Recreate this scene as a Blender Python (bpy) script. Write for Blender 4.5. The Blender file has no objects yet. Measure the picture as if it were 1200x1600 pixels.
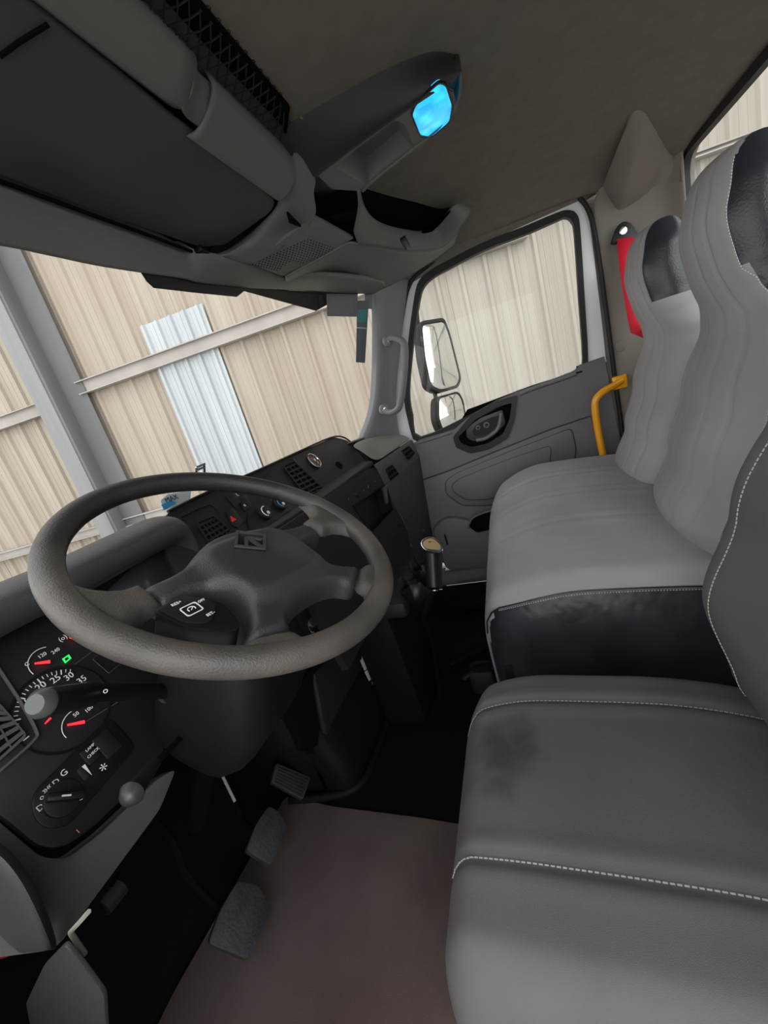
import bpy, bmesh, math, random
from mathutils import Vector, Matrix
random.seed(7)
SC = bpy.context.scene
C = SC.collection
# ------------------------------------------------------------------ camera
# world: +X across the cab (driver side -> passenger door), +Y towards the windshield, +Z up, floor at z = 0
CAM = Vector((0, 0, 1.0)); F = 632.5
yaw, pitch, roll = math.radians(20.96), math.radians(14.80), math.radians(-16.67)
d_ = Vector((math.cos(pitch)*math.cos(yaw), math.cos(pitch)*math.sin(yaw), -math.sin(pitch)))
r_ = Vector((math.sin(yaw), -math.cos(yaw), 0)); u_ = r_.cross(d_)
rr = math.cos(roll)*r_ + math.sin(roll)*u_; uu = -math.sin(roll)*r_ + math.cos(roll)*u_
cd = bpy.data.cameras.new('camera'); cam = bpy.data.objects.new('camera', cd); C.objects.link(cam)
cd.sensor_fit = 'HORIZONTAL'; cd.sensor_width = 36; cd.lens = 36*F/1200; cd.clip_start = 0.01; cd.clip_end = 200
cam.matrix_world = Matrix(((rr.x, uu.x, -d_.x, CAM.x), (rr.y, uu.y, -d_.y, CAM.y), (rr.z, uu.z, -d_.z, CAM.z), (0, 0, 0, 1)))
SC.camera = cam
# ------------------------------------------------------------------ world, lights, exposure
w = bpy.data.worlds.new('daylight'); SC.world = w; w.use_nodes = True
w.node_tree.nodes['Background'].inputs[0].default_value = (1.0, 0.992, 0.985, 1)
w.node_tree.nodes['Background'].inputs[1].default_value = 1.3
SC.view_settings.view_transform = 'Standard'; SC.view_settings.look = 'None'
SC.view_settings.gamma = 1; SC.view_settings.use_curve_mapping = False
SC.view_settings.exposure = 0.92

def area(name, loc, look, size, power, col=(1, 1, 1)):
    l = bpy.data.lights.new(name, 'AREA'); l.shape = 'RECTANGLE'; l.size, l.size_y = size
    l.energy = power; l.color = col
    o = bpy.data.objects.new(name, l); C.objects.link(o); o.location = loc
    o.rotation_euler = (Vector(look)-Vector(loc)).to_track_quat('-Z', 'Y').to_euler()
    return o
# added fill lamp, out of view, brightens the cab from the driver's side
area('driver_side_fill', (-3.4, -2.2, 2.6), (0.9, 0.2, 0.7), (2.6, 2.2), 45, (0.93, 0.96, 1.0))

# ------------------------------------------------------------------ pixel ray onto a real plane (1200x1600 photograph frame)
def ray(u, v): return d_ + rr*((u-600)/F) - uu*((v-800)/F)
def px(u, v, ax, val):
    d = ray(u, v); i = 'xyz'.index(ax)
    return CAM + d*((val-CAM[i])/d[i])
def pp(u, v, P, n):
    d = ray(u, v); P = Vector(P); n = Vector(n)
    return CAM + d*((P-CAM).dot(n)/d.dot(n))

# ------------------------------------------------------------------ materials
MATS = {}
def mat(name, col, rough=0.6, metal=0.0, var=0.0, vscale=6, bump=0.0, bscale=200, spec=0.5, col2=None, emit=None, estr=0, coat=0, thr=(0.35, 0.65), bdist=0.002):
    if name in MATS: return MATS[name]
    m = bpy.data.materials.new(name); m.use_nodes = True; nt = m.node_tree; b = nt.nodes['Principled BSDF']
    b.inputs['Base Color'].default_value = (*col, 1); b.inputs['Roughness'].default_value = rough
    b.inputs['Metallic'].default_value = metal; b.inputs['Specular IOR Level'].default_value = spec
    b.inputs['Coat Weight'].default_value = coat
    tc = nt.nodes.new('ShaderNodeTexCoord')
    if var or col2:
        n = nt.nodes.new('ShaderNodeTexNoise'); n.inputs['Scale'].default_value = vscale; n.inputs['Detail'].default_value = 6
        nt.links.new(tc.outputs['Object'], n.inputs['Vector'])
        r = nt.nodes.new('ShaderNodeValToRGB'); c2 = col2 or tuple(min(1, c*(1+var)) for c in col); c1 = col if col2 else tuple(c*(1-var) for c in col)
        r.color_ramp.elements[0].position = thr[0]; r.color_ramp.elements[1].position = thr[1]
        r.color_ramp.elements[0].color = (*c1, 1); r.color_ramp.elements[1].color = (*c2, 1)
        nt.links.new(n.outputs['Fac'], r.inputs['Fac']); nt.links.new(r.outputs['Color'], b.inputs['Base Color'])
    if bump:
        n2 = nt.nodes.new('ShaderNodeTexNoise'); n2.inputs['Scale'].default_value = bscale; n2.inputs['Detail'].default_value = 3
        nt.links.new(tc.outputs['Object'], n2.inputs['Vector'])
        bp = nt.nodes.new('ShaderNodeBump'); bp.inputs['Strength'].default_value = bump; bp.inputs['Distance'].default_value = bdist
        nt.links.new(n2.outputs['Fac'], bp.inputs['Height']); nt.links.new(bp.outputs['Normal'], b.inputs['Normal'])
    if emit:
        b.inputs['Emission Color'].default_value = (*emit, 1); b.inputs['Emission Strength'].default_value = estr
    MATS[name] = m
    return m
def glassmat(name, tint=(1, 1, 1), refl=0.06):
    m = bpy.data.materials.new(name); m.use_nodes = True; nt = m.node_tree; nt.nodes.clear()
    o = nt.nodes.new('ShaderNodeOutputMaterial'); t = nt.nodes.new('ShaderNodeBsdfTransparent'); g = nt.nodes.new('ShaderNodeBsdfGlossy')
    g.inputs['Roughness'].default_value = 0.02; t.inputs[0].default_value = (*tint, 1)
    mx = nt.nodes.new('ShaderNodeMixShader'); lw = nt.nodes.new('ShaderNodeLayerWeight'); lw.inputs[0].default_value = .5
    pw = nt.nodes.new('ShaderNodeMath'); pw.operation = 'POWER'; pw.inputs[1].default_value = 5
    fr = nt.nodes.new('ShaderNodeMath'); fr.operation = 'MULTIPLY_ADD'; fr.inputs[1].default_value = .35; fr.inputs[2].default_value = .015
    nt.links.new(lw.outputs['Facing'], pw.inputs[0]); nt.links.new(pw.outputs[0], fr.inputs[0])
    nt.links.new(fr.outputs[0], mx.inputs[0]); nt.links.new(t.outputs[0], mx.inputs[1]); nt.links.new(g.outputs[0], mx.inputs[2]); nt.links.new(mx.outputs[0], o.inputs[0])
    MATS[name] = m
    return m
HEAD = mat('headliner_fabric', (0.205, 0.182, 0.157), 0.95, var=0.06, vscale=30, bump=0.3, bscale=900, spec=0.1)
TAUPE = mat('taupe_trim_plastic', (0.25, 0.225, 0.198), 0.6, var=0.04, vscale=5, bump=0.25, bscale=900, spec=0.3)
CONS = mat('charcoal_grained_plastic', (0.165, 0.156, 0.147), 0.55, var=0.05, vscale=5, bump=0.35, bscale=1100)
MODM = mat('soft_black_module_plastic', (0.024, 0.025, 0.027), 0.5, var=0.05, vscale=5, bump=0.35, bscale=1100)
LIDM = mat('dark_padded_lid', (0.062, 0.064, 0.064), 0.65, var=0.12, vscale=7, bump=0.2, bscale=700)
DASHB = mat('black_dash_plastic', (0.011, 0.011, 0.013), 0.55, bump=0.3, bscale=1200, spec=0.35)
DASHG = mat('grey_dash_plastic', (0.072, 0.066, 0.065), 0.6, var=0.04, bump=0.3, bscale=1200)
GLOSSB = mat('gloss_black_plastic', (0.006, 0.006, 0.007), 0.38, spec=0.35)
PANEL = mat('satin_black_panel', (0.009, 0.009, 0.011), 0.45, spec=0.35)
BLACK = mat('deep_black', (0.003, 0.003, 0.0035), 0.9, spec=0.08)
RUBBER = mat('black_floor_rubber', (0.004, 0.004, 0.0045), 0.7, spec=0.15, var=0.3, vscale=4, bump=0.4, bscale=60)
FABRIC = mat('grey_seat_cover', (0.345, 0.338, 0.340), 0.85, var=0.09, vscale=5, bump=0.4, bscale=1500, spec=0.25)
LEATHER = mat('black_leatherette', (0.020, 0.022, 0.029), 0.33, var=0.2, vscale=9, bump=0.18, bscale=260, bdist=0.003)
THREAD = mat('pale_thread', (0.5, 0.5, 0.5), 0.8)
THREADG = mat('grey_thread', (0.32, 0.31, 0.31), 0.8)
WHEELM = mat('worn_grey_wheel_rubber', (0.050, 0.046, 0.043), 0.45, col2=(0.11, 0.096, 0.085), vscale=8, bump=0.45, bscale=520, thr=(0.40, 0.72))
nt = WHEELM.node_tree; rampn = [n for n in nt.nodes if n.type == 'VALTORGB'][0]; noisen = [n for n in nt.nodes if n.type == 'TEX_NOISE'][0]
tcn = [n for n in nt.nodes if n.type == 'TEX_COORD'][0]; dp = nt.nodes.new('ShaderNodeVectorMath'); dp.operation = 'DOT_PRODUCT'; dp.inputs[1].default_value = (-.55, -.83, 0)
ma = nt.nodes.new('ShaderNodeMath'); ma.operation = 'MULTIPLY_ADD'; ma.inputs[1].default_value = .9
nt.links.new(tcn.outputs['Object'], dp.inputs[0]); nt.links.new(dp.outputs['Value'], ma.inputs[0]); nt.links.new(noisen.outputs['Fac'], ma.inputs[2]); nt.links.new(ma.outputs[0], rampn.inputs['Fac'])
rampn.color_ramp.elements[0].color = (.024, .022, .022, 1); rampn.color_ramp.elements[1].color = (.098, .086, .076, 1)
HUBM = mat('dark_wheel_hub', (0.028, 0.029, 0.032), 0.45, col2=(0.06, 0.056, 0.050), vscale=9, bump=0.35, bscale=500, thr=(0.55, 0.75))
DOORM = mat('slate_door_plastic', (0.15, 0.142, 0.156), 0.55, var=0.03, bump=0.25, bscale=1000)
WHITEP = mat('white_body_paint', (0.85, 0.87, 0.87), 0.35, coat=0.3)
SEAL = mat('black_rubber_seal', (0.01, 0.01, 0.011), 0.6)
YEL = mat('yellow_paint', (1.0, 0.43, 0.012), 0.35, coat=0.3)
RED = mat('red_webbing', (0.80, 0.014, 0.04), 0.6, bump=0.4, bscale=800)
CHROME = mat('chrome', (0.75, 0.75, 0.76), 0.2, 1.0)
SILV = mat('satin_silver', (0.55, 0.55, 0.56), 0.35, 0.9)
WHITEINK = mat('white_print', (0.75, 0.75, 0.75), 0.6)
REDINK = mat('red_print', (0.75, 0.02, 0.02), 0.5)
BLUEINK = mat('blue_print', (0.03, 0.3, 0.65), 0.5)
GLOWR = mat('red_lit_needle', (0.8, 0.02, 0.02), 0.5, emit=(1, 0.02, 0.03), estr=1.1)
GLOWG = mat('green_lit_lamp', (0.02, 0.6, 0.1), 0.5, emit=(0.02, 0.9, 0.12), estr=0.6)
GLOWV = mat('violet_lit_display', (0.05, 0.02, 0.08), 0.4, emit=(0.18, 0.05, 0.35), estr=0.25)
GLOWW = mat('backlit_white_dial_print', (0.6, 0.58, 0.58), 0.5, emit=(0.9, 0.85, 0.85), estr=0.06)
GLASS = glassmat('clear_window_glass', (0.97, 0.98, 0.97))
MIRR = mat('mirror_silver', (0.85, 0.87, 0.86), 0.02, 1.0)
CARPET = mat('brown_grey_mat', (0.088, 0.064, 0.058), 0.95, col2=(0.155, 0.124, 0.115), vscale=3.5, bump=0.6, bscale=1300, spec=0.1, thr=(0.3, 0.7))
def lens_mat():
    m = mat('blue_lit_lens', (0.02, 0.3, 0.6), 0.2)
    nt = m.node_tree; b = nt.nodes['Principled BSDF']; tc = nt.nodes.new('ShaderNodeTexCoord')
    wv = nt.nodes.new('ShaderNodeTexVoronoi'); wv.inputs['Scale'].default_value = 42; wv.distance = 'CHEBYCHEV'
    cr = nt.nodes.new('ShaderNodeValToRGB'); cr.color_ramp.elements[0].color = (0.04, 0.58, 1.0, 1); cr.color_ramp.elements[1].color = (0.0, 0.16, 0.6, 1)
    cr.color_ramp.elements[0].position = .1
    nt.links.new(tc.outputs['Object'], wv.inputs['Vector']); nt.links.new(wv.outputs['Distance'], cr.inputs[0]); nt.links.new(cr.outputs[0], b.inputs['Emission Color'])
    b.inputs['Emission Strength'].default_value = 0.75
    return m
LENS = lens_mat()
def sheetmat(name, a, b2, rough=0.6, metal=0.0, dirt=0.12):
    # painted/bare metal sheet: vertical streaks of dirt
    m = bpy.data.materials.new(name); m.use_nodes = True; nt = m.node_tree; b = nt.nodes['Principled BSDF']
    tc = nt.nodes.new('ShaderNodeTexCoord'); mp = nt.nodes.new('ShaderNodeMapping'); mp.inputs['Scale'].default_value = (2.2, 2.2, 0.18)
    n = nt.nodes.new('ShaderNodeTexNoise'); n.inputs['Scale'].default_value = 1.6; n.inputs['Detail'].default_value = 5
    r = nt.nodes.new('ShaderNodeValToRGB'); r.color_ramp.elements[0].position = .3; r.color_ramp.elements[1].position = .7
    r.color_ramp.elements[0].color = (*a, 1); r.color_ramp.elements[1].color = (*b2, 1)
    nt.links.new(tc.outputs['Object'], mp.inputs['Vector']); nt.links.new(mp.outputs[0], n.inputs['Vector']); nt.links.new(n.outputs['Fac'], r.inputs[0]); nt.links.new(r.outputs[0], b.inputs['Base Color'])
    b.inputs['Roughness'].default_value = rough; b.inputs['Metallic'].default_value = metal
    MATS[name] = m
    return m
BEIGE = sheetmat('beige_painted_sheet', (0.325, 0.272, 0.215), (0.415, 0.362, 0.302))
PALEB = sheetmat('pale_cream_sheet', (0.34, 0.315, 0.27), (0.42, 0.393, 0.342))
GALV = sheetmat('bare_galvanised_sheet', (0.37, 0.40, 0.425), (0.50, 0.535, 0.56), 0.4, 0.2)
STEEL = sheetmat('grey_painted_steel', (0.21, 0.215, 0.22), (0.29, 0.295, 0.30))
STEELSHADE = sheetmat('shaded_grey_steel', (0.10, 0.105, 0.11), (0.17, 0.17, 0.175))  # same grey paint, with the shade on the column's darker faces put into colour
PURL = sheetmat('cream_purlin_paint', (0.34, 0.31, 0.285), (0.43, 0.405, 0.38))
CONC = mat('grey_concrete', (0.3, 0.29, 0.27), 0.9, var=0.2, vscale=1.5)

# ------------------------------------------------------------------ object helpers
OFF = {}
def off(p): return OFF.get(p.name, Vector((0, 0, 0))) if p else Vector((0, 0, 0))
def tag(o, label=None, cat=None, group=None, kind=None):
    if label: o['label'] = label
    if cat: o['category'] = cat
    if group: o['group'] = group
    if kind: o['kind'] = kind
    return o
def thing(name, loc, label, cat, group=None):
    o = bpy.data.objects.new(name, None); C.objects.link(o); o.location = loc; o.empty_display_size = .05
    OFF[o.name] = Vector(loc); return tag(o, label, cat, group)
def mk(name, verts, faces, m, parent=None, smooth=True, local=False, ang=40, bevel=0, bseg=2, kind=None, label=None, sub=0, solid=0):
    o0 = Vector((0, 0, 0)) if local else off(parent)
    me = bpy.data.meshes.new(name); me.from_pydata([tuple(Vector(v)-o0) for v in verts], [], faces); me.update()
    bm = bmesh.new(); bm.from_mesh(me); bmesh.ops.recalc_face_normals(bm, faces=bm.faces)
    if bevel:
        es = [e for e in bm.edges if len(e.link_faces) == 2 and e.calc_face_angle(0) > math.radians(25)]
        bmesh.ops.bevel(bm, geom=es, offset=bevel, segments=bseg, affect='EDGES', profile=.5, clamp_overlap=True)
    bm.to_mesh(me); bm.free()
    me.materials.append(m); o = bpy.data.objects.new(name, me); C.objects.link(o)
    if smooth:
        me.shade_smooth()
        try: me.set_sharp_from_angle(angle=math.radians(ang))
        except Exception: pass
    if parent: o.parent = parent; OFF[o.name] = o0
    if solid:
        s = o.modifiers.new('s', 'SOLIDIFY'); s.thickness = solid; s.offset = 0
    if sub:
        s = o.modifiers.new('u', 'SUBSURF'); s.levels = s.render_levels = sub
    if kind: o['kind'] = kind
    if label: o['label'] = label
    return o
def box(name, c, s, m, parent=None, bevel=0.003, rot=None, **k):
    c = Vector(c); R = rot if rot is not None else Matrix.Identity(3)
    vs = [c + R @ Vector((sx*s[0]/2, sy*s[1]/2, sz*s[2]/2)) for sx in (-1, 1) for sy in (-1, 1) for sz in (-1, 1)]
    fs = [(0, 1, 3, 2), (4, 6, 7, 5), (0, 4, 5, 1), (2, 3, 7, 6), (0, 2, 6, 4), (1, 5, 7, 3)]
    return mk(name, vs, fs, m, parent, bevel=bevel, **k)
def prism(name, pts, t, m, parent=None, bevel=0.002, **k):
    pts = [Vector(p) for p in pts]; t = Vector(t); n = len(pts)
    vs = pts + [p+t for p in pts]
    fs = [tuple(range(n)), tuple(range(2*n-1, n-1, -1))] + [(i, (i+1) % n, n+(i+1) % n, n+i) for i in range(n)]
    return mk(name, vs, fs, m, parent, bevel=bevel, **k)
def plate(name, outer, holes, t, m, parent=None, **k):
    """polygon plate with holes, thickness vector t"""
    bm = bmesh.new(); loops = []; es = []
    for L in [outer]+holes:
        vs = [bm.verts.new(Vector(p)) for p in L]; loops.append(len(L))
        es += [bm.edges.new((vs[i], vs[(i+1) % len(vs)])) for i in range(len(vs))]
    bmesh.ops.triangle_fill(bm, use_beauty=True, use_dissolve=False, edges=es)
    bm.verts.ensure_lookup_table(); V = [v.co.copy() for v in bm.verts]; Fc = [tuple(v.index for v in f.verts) for f in bm.faces]
    bm.free(); n = len(V); t = Vector(t)
    vs = V + [v+t for v in V]; fs = Fc + [tuple(i+n for i in reversed(f)) for f in Fc]
    s = 0
    for L in loops:
        fs += [(s+i, s+(i+1) % L, n+s+(i+1) % L, n+s+i) for i in range(L)]; s += L
    return mk(name, vs, fs, m, parent, **k)
def cr(pts, n=8, cyc=False):
    """Catmull-Rom through points"""
    P = [Vector(p) for p in pts]; out = []; N = len(P)
    for i in range(N if cyc else N-1):
        a, b, c, d = (P[(i-1) % N], P[i], P[(i+1) % N], P[(i+2) % N]) if cyc else (P[max(i-1, 0)], P[i], P[i+1], P[min(i+2, N-1)])
        for j in range(n):
            t = j/n
            out.append(0.5*((2*b)+(c-a)*t+(2*a-5*b+4*c-d)*t*t+(3*b-a-3*c+d)*t**3))
    if not cyc: out.append(P[-1])
    return out
def rnd(pts, r, n=4):
    """round the corners of a closed polygon"""
    P = [Vector(p) for p in pts]; N = len(P); out = []
    rs = r if isinstance(r, (list, tuple)) else [r]*N
    for i in range(N):
        a, b, c = P[i-1], P[i], P[(i+1) % N]; q = min(rs[i], (a-b).length*.48, (c-b).length*.48)
        if q < 1e-5: out.append(b); continue
        s = b+(a-b).normalized()*q; e = b+(c-b).normalized()*q
        for j in range(n+1):
            t = j/n; out.append(s*(1-t)**2+b*2*t*(1-t)+e*t*t)
    return out
def sweep(pts, rad, seg=10, cyc=False, sq=None):
    P = [Vector(p) for p in pts]; n = len(P); vs = []; fs = []; up = None
    for i, p in enumerate(P):
        if cyc: t = (P[(i+1) % n]-P[i-1]).normalized()
        else: t = (P[min(i+1, n-1)]-P[max(i-1, 0)]).normalized()
        if up is None: up = t.orthogonal().normalized() if sq is None else (Vector(sq)-t*t.dot(Vector(sq))).normalized()
        else: up = (up-t*t.dot(up)).normalized()
        s = t.cross(up); r = rad[i] if isinstance(rad, (list, tuple)) else rad
        ra, rb = (r, r) if not isinstance(r, tuple) else r
        for k in range(seg):
            a = 2*math.pi*k/seg; vs.append(p+up*(ra*math.cos(a))+s*(rb*math.sin(a)))
    for i in range(n if cyc else n-1):
        for k in range(seg):
            j = (i+1) % n; fs.append((i*seg+k, i*seg+(k+1) % seg, j*seg+(k+1) % seg, j*seg+k))
    if not cyc: fs += [tuple(range(seg)), tuple(reversed(range((n-1)*seg, n*seg)))]
    return vs, fs
def tube(name, pts, r, m, parent=None, seg=10, cyc=False, sq=None, **k):
    vs, fs = sweep(pts, r, seg, cyc, sq)
    return mk(name, vs, fs, m, parent, **k)
def grid(name, G, m, parent=None, **k):
    """G rows of points"""
    nr, nc = len(G), len(G[0]); vs = [p for r in G for p in r]
    fs = [(i*nc+j, i*nc+j+1, (i+1)*nc+j+1, (i+1)*nc+j) for i in range(nr-1) for j in range(nc-1)]
    return mk(name, vs, fs, m, parent, **k)
def disc(name, c, n, r, h, m, parent=None, seg=24, bevel=0.0015, r2=None, **k):
    c = Vector(c); n = Vector(n).normalized(); a = n.orthogonal().normalized(); b = n.cross(a); r2 = r if r2 is None else r2
    vs = [c+a*(r*math.cos(2*math.pi*i/seg))+b*(r*math.sin(2*math.pi*i/seg)) for i in range(seg)]
    vs += [c+n*h+a*(r2*math.cos(2*math.pi*i/seg))+b*(r2*math.sin(2*math.pi*i/seg)) for i in range(seg)]
    fs = [tuple(reversed(range(seg))), tuple(range(seg, 2*seg))]+[(i, (i+1) % seg, seg+(i+1) % seg, seg+i) for i in range(seg)]
    return mk(name, vs, fs, m, parent, bevel=bevel, **k)
def stitches(name, pts, m, parent, step=0.006, ln=0.0042, r=0.0007, local=False):
    P = [Vector(p) for p in pts]; vs = []; fs = []; acc = 0; nxt = 0
    for a, b in zip(P[:-1], P[1:]):
        L = (b-a).length
        if L < 1e-7: continue
        d = (b-a)/L; s = d.orthogonal().normalized(); t = d.cross(s)
        while nxt <= acc+L:
            q = a+d*(nxt-acc); e = q+d*ln; i0 = len(vs)
            for c in (q, e): vs += [c+s*r, c+t*r, c-s*r, c-t*r]
            fs += [(i0+j, i0+(j+1) % 4, i0+4+(j+1) % 4, i0+4+j) for j in range(4)]+[(i0, i0+3, i0+2, i0+1), (i0+4, i0+5, i0+6, i0+7)]
            nxt += step
        acc += L
    return mk(name, vs, fs, m, parent, smooth=False, kind='stuff', local=local)
def joinm(name, parts, m, parent=None, **k):
    """parts: list of (verts, faces) joined into one mesh"""
    vs = []; fs = []
    for v, f in parts:
        n = len(vs); vs += list(v); fs += [tuple(i+n for i in q) for q in f]
    return mk(name, vs, fs, m, parent, **k)
def boxg(c, s, R=None):
    c = Vector(c); R = R or Matrix.Identity(3)
    vs = [c + R @ Vector((sx*s[0]/2, sy*s[1]/2, sz*s[2]/2)) for sx in (-1, 1) for sy in (-1, 1) for sz in (-1, 1)]
    return vs, [(0, 1, 3, 2), (4, 6, 7, 5), (0, 4, 5, 1), (2, 3, 7, 6), (0, 2, 6, 4), (1, 5, 7, 3)]
def frame3(x, n):
    """matrix with columns x, y, n (n the face normal)"""
    n = Vector(n).normalized(); x = Vector(x); x = (x-n*x.dot(n)).normalized(); y = n.cross(x)
    return Matrix((x, y, n)).transposed()
def text(name, s, loc, R, size, m, parent=None, local=False, ext=0.0003, label=None, stretch=1.0):
    cu = bpy.data.curves.new(name, 'FONT'); cu.body = s; cu.size = size; cu.extrude = ext; cu.align_x = 'CENTER'; cu.align_y = 'CENTER'; cu.resolution_u = 2
    t = bpy.data.objects.new(name+'_tmp', cu); C.objects.link(t)
    dg = bpy.context.evaluated_depsgraph_get(); me = bpy.data.meshes.new_from_object(t.evaluated_get(dg)); bpy.data.objects.remove(t)
    me.name = name; o0 = Vector((0, 0, 0)) if local else off(parent)
    for v in me.vertices: v.co = R @ Vector((v.co.x*stretch, v.co.y, v.co.z)) + Vector(loc) - o0
    me.materials.clear(); me.materials.append(m); o = bpy.data.objects.new(name, me); C.objects.link(o)
    if parent: o.parent = parent; OFF[o.name] = o0
    if label: o['label'] = label
    return o
def lerp(a, b, t): return a+(b-a)*t
def interp(tab, x):
    if x <= tab[0][0]: return tab[0][1]
    for (a, p), (b, q) in zip(tab[:-1], tab[1:]):
        if x <= b:
            t = (x-a)/(b-a); t = t*t*(3-2*t); return p+(q-p)*t
    return tab[-1][1]
def rbox(hx, hy, hz, r, n):
    """dense rounded box (half sizes), returns verts, faces, source face ids"""
    nx, ny, nz = n; seen = {}; vs = []; fs = []
    def spread(h, r, k):   # parameter positions, denser on the rounding
        return [-h+2*h*i/k for i in range(k+1)]
    X, Y, Z = spread(hx, r, nx), spread(hy, r, ny), spread(hz, r, nz)
    def vid(p):
        key = tuple(round(c, 6) for c in p)
        if key not in seen:
            c = Vector((max(-hx+r, min(hx-r, p[0])), max(-hy+r, min(hy-r, p[1])), max(-hz+r, min(hz-r, p[2]))))
            dd = Vector(p)-c
            if dd.length > 1e-9:
                # blend cube -> sphere for corner region
                dd = dd.normalized()*r
            seen[key] = len(vs); vs.append(c+dd)
        return seen[key]
    def face(A, B, f):
        for i in range(len(A)-1):
            for j in range(len(B)-1):
                fs.append((vid(f(A[i], B[j])), vid(f(A[i+1], B[j])), vid(f(A[i+1], B[j+1])), vid(f(A[i], B[j+1]))))
    face(X, Y, lambda a, b: (a, b, hz)); face(X, Y, lambda a, b: (a, b, -hz))
    face(X, Z, lambda a, b: (a, hy, b)); face(X, Z, lambda a, b: (a, -hy, b))
    face(Y, Z, lambda a, b: (hx, a, b)); face(Y, Z, lambda a, b: (-hx, a, b))
    return vs, fs
def splitmesh(name, vs, fs, pred, ma, mb, nameb, parent):
    fa = [f for f in fs if not pred(sum((vs[i] for i in f), Vector())/len(f))]; fb = [f for f in fs if pred(sum((vs[i] for i in f), Vector())/len(f))]
    out = []
    for nm, fl, m in ((name, fa, ma), (nameb, fb, mb)):
        used = sorted({i for f in fl for i in f}); mp = {u: k for k, u in enumerate(used)}
        out.append((nm, [vs[i] for i in used], [tuple(mp[i] for i in f) for f in fl], m))
    return out

# ================================================================== SHED OUTSIDE
ang = math.radians(-80.2); wd = Vector((-math.cos(ang), -math.sin(ang), 0)); wn = Vector((wd.y, -wd.x, 0))   # wd runs forwards along the wall
if wn.x < 0: wn = -wn
DW = 5.0
def wl(u, v, dd=0): return pp(u, v, wn*(DW+dd), wn)
def wsz(u, v):
    p = wl(u, v); return p.dot(wd), p.z
def wpt(s, z, dd=0): return wn*(DW+dd)+wd*s+Vector((0, 0, z))
def sheet(name, s0, s1, z0, z1, m, parent, pitch=.26, dd=0.0, rib=.032, phase=0, label=None, lean=0.0):
    prof = []; s = s0; k = 0
    S = [s0]
    while s < s1:
        for f, h in ((.0, 0), (.10, 0), (.12, .15), (.17, .15), (.19, 0), (.36, 0), (.44, 1), (.56, 1), (.64, 0), (.81, 0), (.83, .15), (.88, .15), (.90, 0)):
            q = s0-phase*pitch+(k+f)*pitch
            if s0 <= q <= s1: prof.append((q, h*rib))
        k += 1; s = s0-phase*pitch+k*pitch
    prof = [(s0, prof[0][1])]+prof+[(s1, prof[-1][1])]
    G = []
    for z in (z0, z1): G.append([wpt(q+lean*(z-1), z, dd-h) for q, h in prof])
    return grid(name, G, m, parent, smooth=False, label=label)
shed = bpy.data.objects.new('wall_outside', None); C.objects.link(shed); shed['kind'] = 'structure'; OFF['wall_outside'] = Vector((0, 0, 0))
s_list = [(-9, -7.95), (-7.95, -6.9), (-6.9, -5.85), (-5.85, -4.8), (-4.8, -3.75), (-3.75, -2.7), (-2.7, -1.65), (-1.65, -.6)]
sR, _ = wsz(868, 476)   # overlap joint in the side window
sheets = []
s = sR
while s > -45: sheets.append((s-1.05, s)); s -= 1.05
s = sR
while s < 16: sheets.append((s, s+1.05)); s += 1.05
for i, (a, b) in enumerate(sorted(sheets)):
    pale = b <= wsz(560, 560)[0]+.3
    sheet('sheet', a-.02, b, -1.2, 7.5, PALEB if pale else BEIGE, shed, dd=0.006*(i % 2))
sa, za = wsz(222, 512); sb, zb = wsz(320, 480); sc_, _ = wsz(305, 730)
sheet('sheet', min(sa, sb), max(sa, sb), -1.2, (za+zb)/2+.02, GALV, shed, pitch=(abs(sa-sb))/4.6, dd=-.040, phase=.15, label='bright bare galvanised patch sheet')
# horizontal purlins
def purlin(p1, p2, hgt, parent, dd=-.08, ext=0):
    (s1, z1), (s2, z2) = wsz(*p1), wsz(*p2)
    z = (z1+z2)/2; a, b = min(s1, s2)-ext, max(s1, s2)
    P = [wpt(a, z, dd), wpt(a, z-hgt, dd), wpt(a, z-hgt, dd+.05), wpt(a, z, dd+.05)]
    o = prism('purlin', P, wd*(b-a), PURL, parent, bevel=.006)
    prism('purlin_lip', [wpt(a, z-hgt, dd), wpt(a, z-hgt, dd-.05), wpt(a, z-hgt-.012, dd-.05), wpt(a, z-hgt-.012, dd)], wd*(b-a), PURL, o, bevel=0)
    prism('purlin_lip', [wpt(a, z, dd), wpt(a, z, dd-.05), wpt(a, z-.012, dd-.05), wpt(a, z-.012, dd)], wd*(b-a), PURL, o, bevel=0)
    return z
colS = wsz(118, 605)[0]
zp = wsz(118, 607)[1]
def bar(name, s0, s1, z, h, m=PURL, depth=.06, dd=-.085):
    o = prism(name, [wpt(s0, z, dd), wpt(s0, z-h, dd), wpt(s0, z-h, dd+.06), wpt(s0, z, dd+.06)], wd*(s1-s0), m, shed, bevel=.004)
    for zz in (z, z-h+.012):
        prism('purlin_lip', [wpt(s0, zz, dd), wpt(s0, zz, dd-.05), wpt(s0, zz-.012, dd-.05), wpt(s0, zz-.012, dd)], wd*(s1-s0-.12), m, o, bevel=0)
zpt = (wsz(118, 600)[1]+wsz(510, 462)[1])/2; zpb = (wsz(125, 618)[1]+wsz(512, 488)[1])/2
sP = wsz(512, 475)[0]
bar('purlin', min(sP-2.2, colS), colS, zpt, zpt-zpb)
bar('purlin', colS+.3, 16, (wsz(0, 655)[1]+wsz(88, 622)[1])/2, zpt-zpb)
bar('purlin', -24, 16, zpt+2.0, zpt-zpb)
bar('purlin', -24, 16, wsz(60, 846)[1], .12)
bar('purlin', -24, sP-2.2, wsz(1120, 232)[1], .05)
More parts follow.
